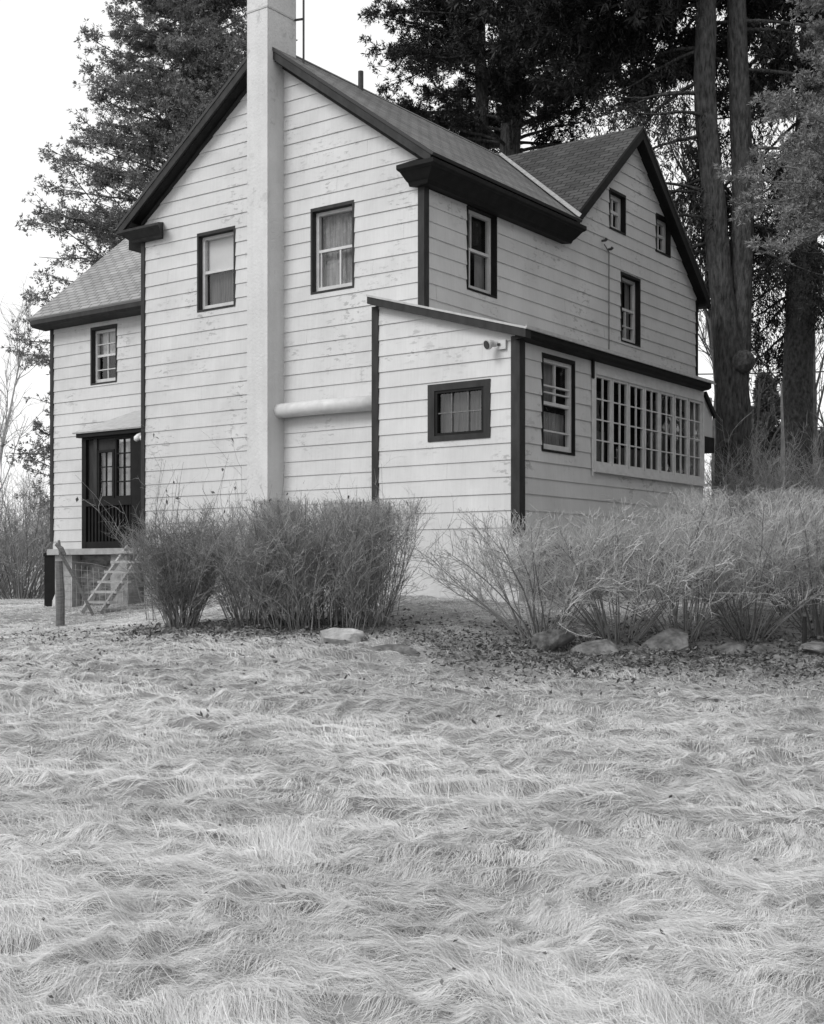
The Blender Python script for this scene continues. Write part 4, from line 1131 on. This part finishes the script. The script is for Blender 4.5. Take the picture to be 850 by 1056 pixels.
# tall wisps by the main corner
for px, Y, h, lb in ((172, 18.5, 2.3, 'few tall straight stems rising behind the dark brushy shrub'), (262, 17.8, 2.1, 'thin stems with leaves rising left of the chimney foot'), (388, 17.4, 2.0, 'thin stems rising behind the clipped shrub at the lean-to corner')):
    shrub('thin_stems', lb, 'plant', pt(px, Y), Y, 12, h, .28, .3, 'twig', per=(4, 2), thick=.006, leaves=16)

# ------------------------------------------------------------------ stones
def stone(label, px, Y, s, rot=(0, 0, 0), mat='slab', name='stone', sink=.12, seed=0, group='stones along the bank'):
    import bmesh
    x = pt(px, Y); bm = bmesh.new(); bmesh.ops.create_icosphere(bm, subdivisions=5, radius=1)
    v = np.array([q.co[:] for q in bm.verts])
    v = np.sign(v) * np.abs(v) ** .7
    nz = 1 + .22 * (fbm(v[:, 0] * 1.3 + seed * 7 + v[:, 2], v[:, 1] * 1.3 + seed, 50) - .5) * 2 + .08 * (vnoise(v[:, 0] * 5 + seed, v[:, 1] * 5 + v[:, 2] * 4, 51) - .5)
    r2 = np.random.default_rng(seed + 100)
    v = v * nz[:, None]
    for q in range(16):
        pn = r2.normal(size=3) * np.array([1, 1, .8]); pn /= np.linalg.norm(pn); pd = r2.uniform(.62, .92)
        ex_ = np.maximum(0, v @ pn - pd); v = v - ex_[:, None] * pn * .93
    v = v * (1 + .05 * (fbm(v[:, 0] * 7 + seed, v[:, 1] * 7 + v[:, 2] * 6, 53, 3) - .5))[:, None]
    v = v * np.array(s) * .58
    for q, c in zip(bm.verts, v): q.co = c
    me = bpy.data.meshes.new(name); bm.to_mesh(me); bm.free(); me.materials.append(M[mat])
    o = bpy.data.objects.new(name, me); COL.objects.link(o)
    o.location = (x, Y, gz(x, Y) + s[2] * (.5 - sink)); o.rotation_euler = [R(q) for q in rot]
    tag(o, label, 'stone', group)
stone('pale rounded stone at the foot of the clipped shrub', 351, 15.6, (.52, .3, .22), (0, 5, 5), 'palestone', seed=1, group=None)
stone('flat grey stone lying flush in grass right of the pale stone', 405, 15.0, (.62, .34, .12), (8, 0, 10), 'slab', sink=.45, seed=2)
stone('small grey stone at the left end of the bank', 566, 15.5, (.5, .3, .24), (10, 0, 0), 'slab', seed=3)
stone('broad flat stone tilted towards the lawn, left of the middle of the bank', 616, 15.3, (.55, .4, .16), (22, -6, 8), 'stone', seed=4)
stone('largest tilted flat stone under the third hedge shrub', 690, 15.6, (.62, .45, .15), (30, -18, 20), 'stone', seed=5)
stone('dark upturned slab right of the largest tilted stone', 748, 15.4, (.6, .42, .16), (18, -20, -8), 'slab', seed=6)
stone('thin flat stone half buried in leaves near the right', 797, 15.4, (.45, .3, .1), (14, 6, 0), 'slab', seed=7)
stone('flat stone cut by the right edge of the frame', 846, 15.3, (.5, .35, .16), (16, 0, 12), 'stone', seed=8)
o = empty('wooden_stake', (pt(829, 15.7), 15.7, gz(pt(829, 15.7), 15.7) - .1)); tag(o, 'short dark wooden stake standing in the leaves under the right hedge', 'stake')
mb = MB(); mb.tube([(0, 0, 0), (.01, 0, .3), (.015, 0, .52)], [.03, .03, .022], 7); mb.build('stake', M['dark2'], o)

# ------------------------------------------------------------------ leaf litter
n = 110000
X = rng.uniform(-5.2, 8.5, n); Y = rng.uniform(11.6, 17.6, n)
edge = 16.6 + .1 * X + np.clip((X + .8) / 1.4, 0, 1) * (-1.2 - .1 * X)
dens = np.exp(-((Y - edge) / np.where(Y < edge, np.where(X > .2, 1.6, .7), 1.0)) ** 2) * np.maximum(np.clip((X + .5 + .6 * (vnoise(X * 2, Y * 2, 72) - .5)) / 1.3, 0, 1), np.where((X < -.9) & (X > -3.6), .6, .14)) + .02
Y2 = 4 + 12 * rng.uniform(size=n) ** .7; far_ = rng.uniform(size=n) < .006; Y = np.where(far_, Y2, Y); X = np.where(far_, rng.uniform(-1, 1, n) * .4 * Y, X); dens = np.where(far_, 1.0, dens)
k = rng.uniform(size=n) < dens * (.55 + .6 * vnoise(X * 1.2, Y * 1.2, 71)); X, Y = X[k], Y[k]; n = len(X)
c = np.stack([X, Y, ground(X, Y) + rng.uniform(.01, .075, n)], 1)
ax = norm(rng.normal(size=(n, 3)) * np.array([1, 1, .45])); nn = norm(rng.normal(size=(n, 3)) * .6 + UP)
s_ = norm(np.cross(ax, nn)); ln = (rng.uniform(.010, .04, n) * np.where(Y < 10, .55, 1))[:, None]; wd = ln * rng.uniform(.3, .6, n)[:, None]
u_ = np.cross(s_, ax) * ln * rng.uniform(-.25, .25, n)[:, None]
V = np.stack([c - ax * ln, c + s_ * wd + u_, c + ax * ln, c - s_ * wd + u_ * .4], 1).reshape(-1, 3)
tag(npmesh('leaf_litter', V, np.arange(4 * n).reshape(n, 4), M['leaf'], attr=np.repeat(rng.uniform(0, 1, n) ** 1.6, 4)), kind='stuff')

# ------------------------------------------------------------------ grass: matted tufts combed into waves
def in_house(X, Y):
    dx, dy = X - HX, Y - HY; u = dx * ca + dy * sa; v = -dx * sa + dy * ca
    return ((u > -6.4) & (u < .05) & (v > -.02)) | ((u > -.5) & (u < LC + .05) & (v > LD - .02)) | ((u > -10.6) & (u < -6.3) & (v > WR - .02))
def tufts():
    n = 130000
    Y = rng.uniform(2.6, 36, n); X = rng.uniform(-1, 1, n) * (.44 * Y + 1.4)
    wgt = (.44 * Y + 1.4) / (.44 * 36 + 1.4)
    dens = np.minimum(1, (4.6 / Y) ** 1.25) * 215
    area = 2 * (.44 * Y + 1.4) * (36 - 2.6)
    keep = rng.uniform(size=n) < dens * area / n
    keep &= ~in_house(X, Y)
    bank = (X > rng.normal(size=n) * .35 + .2) & (Y > 13.2) & (Y < 16.7)
    keep &= ~(bank & (rng.uniform(size=n) < np.clip((Y - 12.8) / 1.8, 0, .85)))
    keep &= ~((X < .2) & (X > -4.2) & (np.abs(Y - 16.8) < .6) & (rng.uniform(size=n) < .75))
    return X[keep], Y[keep]
X, Y = tufts(); nT = len(X)
per = np.where(Y < 7, 92, np.where(Y < 11, 60, 42))
idx = np.repeat(np.arange(nT), per); n = len(idx)
th = np.pi * 1.04 + 2.3 * (fbm(X * 1.7 + 3, Y * 2.6, 81, 3) - .5) * 2 + rng.normal(size=nT) * .25
short = np.clip((Y - 15) / 3, 0, 1)
size = (.085 + .10 * vnoise(X * 1.9, Y * 2.3, 83)) * (1 - .45 * short)
tr = .05 * np.sqrt(np.maximum(1, Y / 6))
rx = X[idx] + rng.normal(size=n) * tr[idx]; ry = Y[idx] + rng.normal(size=n) * tr[idx]
a = th[idx] + rng.normal(size=n) * .36
L = size[idx] * rng.uniform(.6, 1.35, n)
e0 = rng.normal(size=n) * .2 + .42; e1 = rng.normal(size=n) * .14 - .10
wild = rng.uniform(size=n) < .012; e1 = np.where(wild, .35, e1)
K = 5
dirx, diry = np.cos(a), np.sin(a)
P_ = np.empty((n, K, 3)); hx, hy = rx.copy(), ry.copy(); hz = rng.uniform(-.02, .0, n); bend = rng.normal(size=n) * .22
P_[:, 0] = np.stack([hx, hy, hz], 1)
for k in range(1, K):
    t = (k - .5) / (K - 1); e = e0 * (1 - t) ** 1.3 + e1 * (1 - (1 - t) ** 1.3)
    aa = a + bend * t; hx = hx + np.cos(aa) * np.cos(e) * L / (K - 1); hy = hy + np.sin(aa) * np.cos(e) * L / (K - 1); hz = hz + np.sin(e) * L / (K - 1)
    P_[:, k] = np.stack([hx, hy, np.maximum(hz, .012)], 1)
P_[:, :, 2] += ground(P_[:, :, 0], P_[:, :, 1])
wd = (np.where(Y < 5, .00085, .00085 * (np.maximum(Y, 5) / 5) ** .8)[idx] * np.exp(rng.normal(size=n) * .38))[:, None] * np.array([1, .95, .8, .55, .12])[None]
sd_ = norm(np.stack([-np.sin(a), np.cos(a), rng.normal(size=n) * .5], 1))
V = np.stack([P_ - sd_[:, None] * wd[..., None], P_ + sd_[:, None] * wd[..., None]], 2)
I = np.arange(n * K * 2).reshape(n, K, 2)
F = np.stack([I[:, :-1, 0], I[:, :-1, 1], I[:, 1:, 1], I[:, 1:, 0]], -1).reshape(-1, 4)
drab = np.clip((Y - 9.5) / 5, 0, 1) * np.clip((X + 2.5) / 3, 0, 1)  # grass tone drops towards the far right
val = np.clip(.55 * fbm(X * .8, Y * 1.1, 85, 3)[idx] + .28 * rng.uniform(size=nT)[idx] + .45 * rng.uniform(size=n) + .08 - .36 * drab[idx], 0, 1)
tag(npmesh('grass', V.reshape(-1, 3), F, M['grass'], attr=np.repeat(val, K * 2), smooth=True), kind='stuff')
print('grass blades', n)
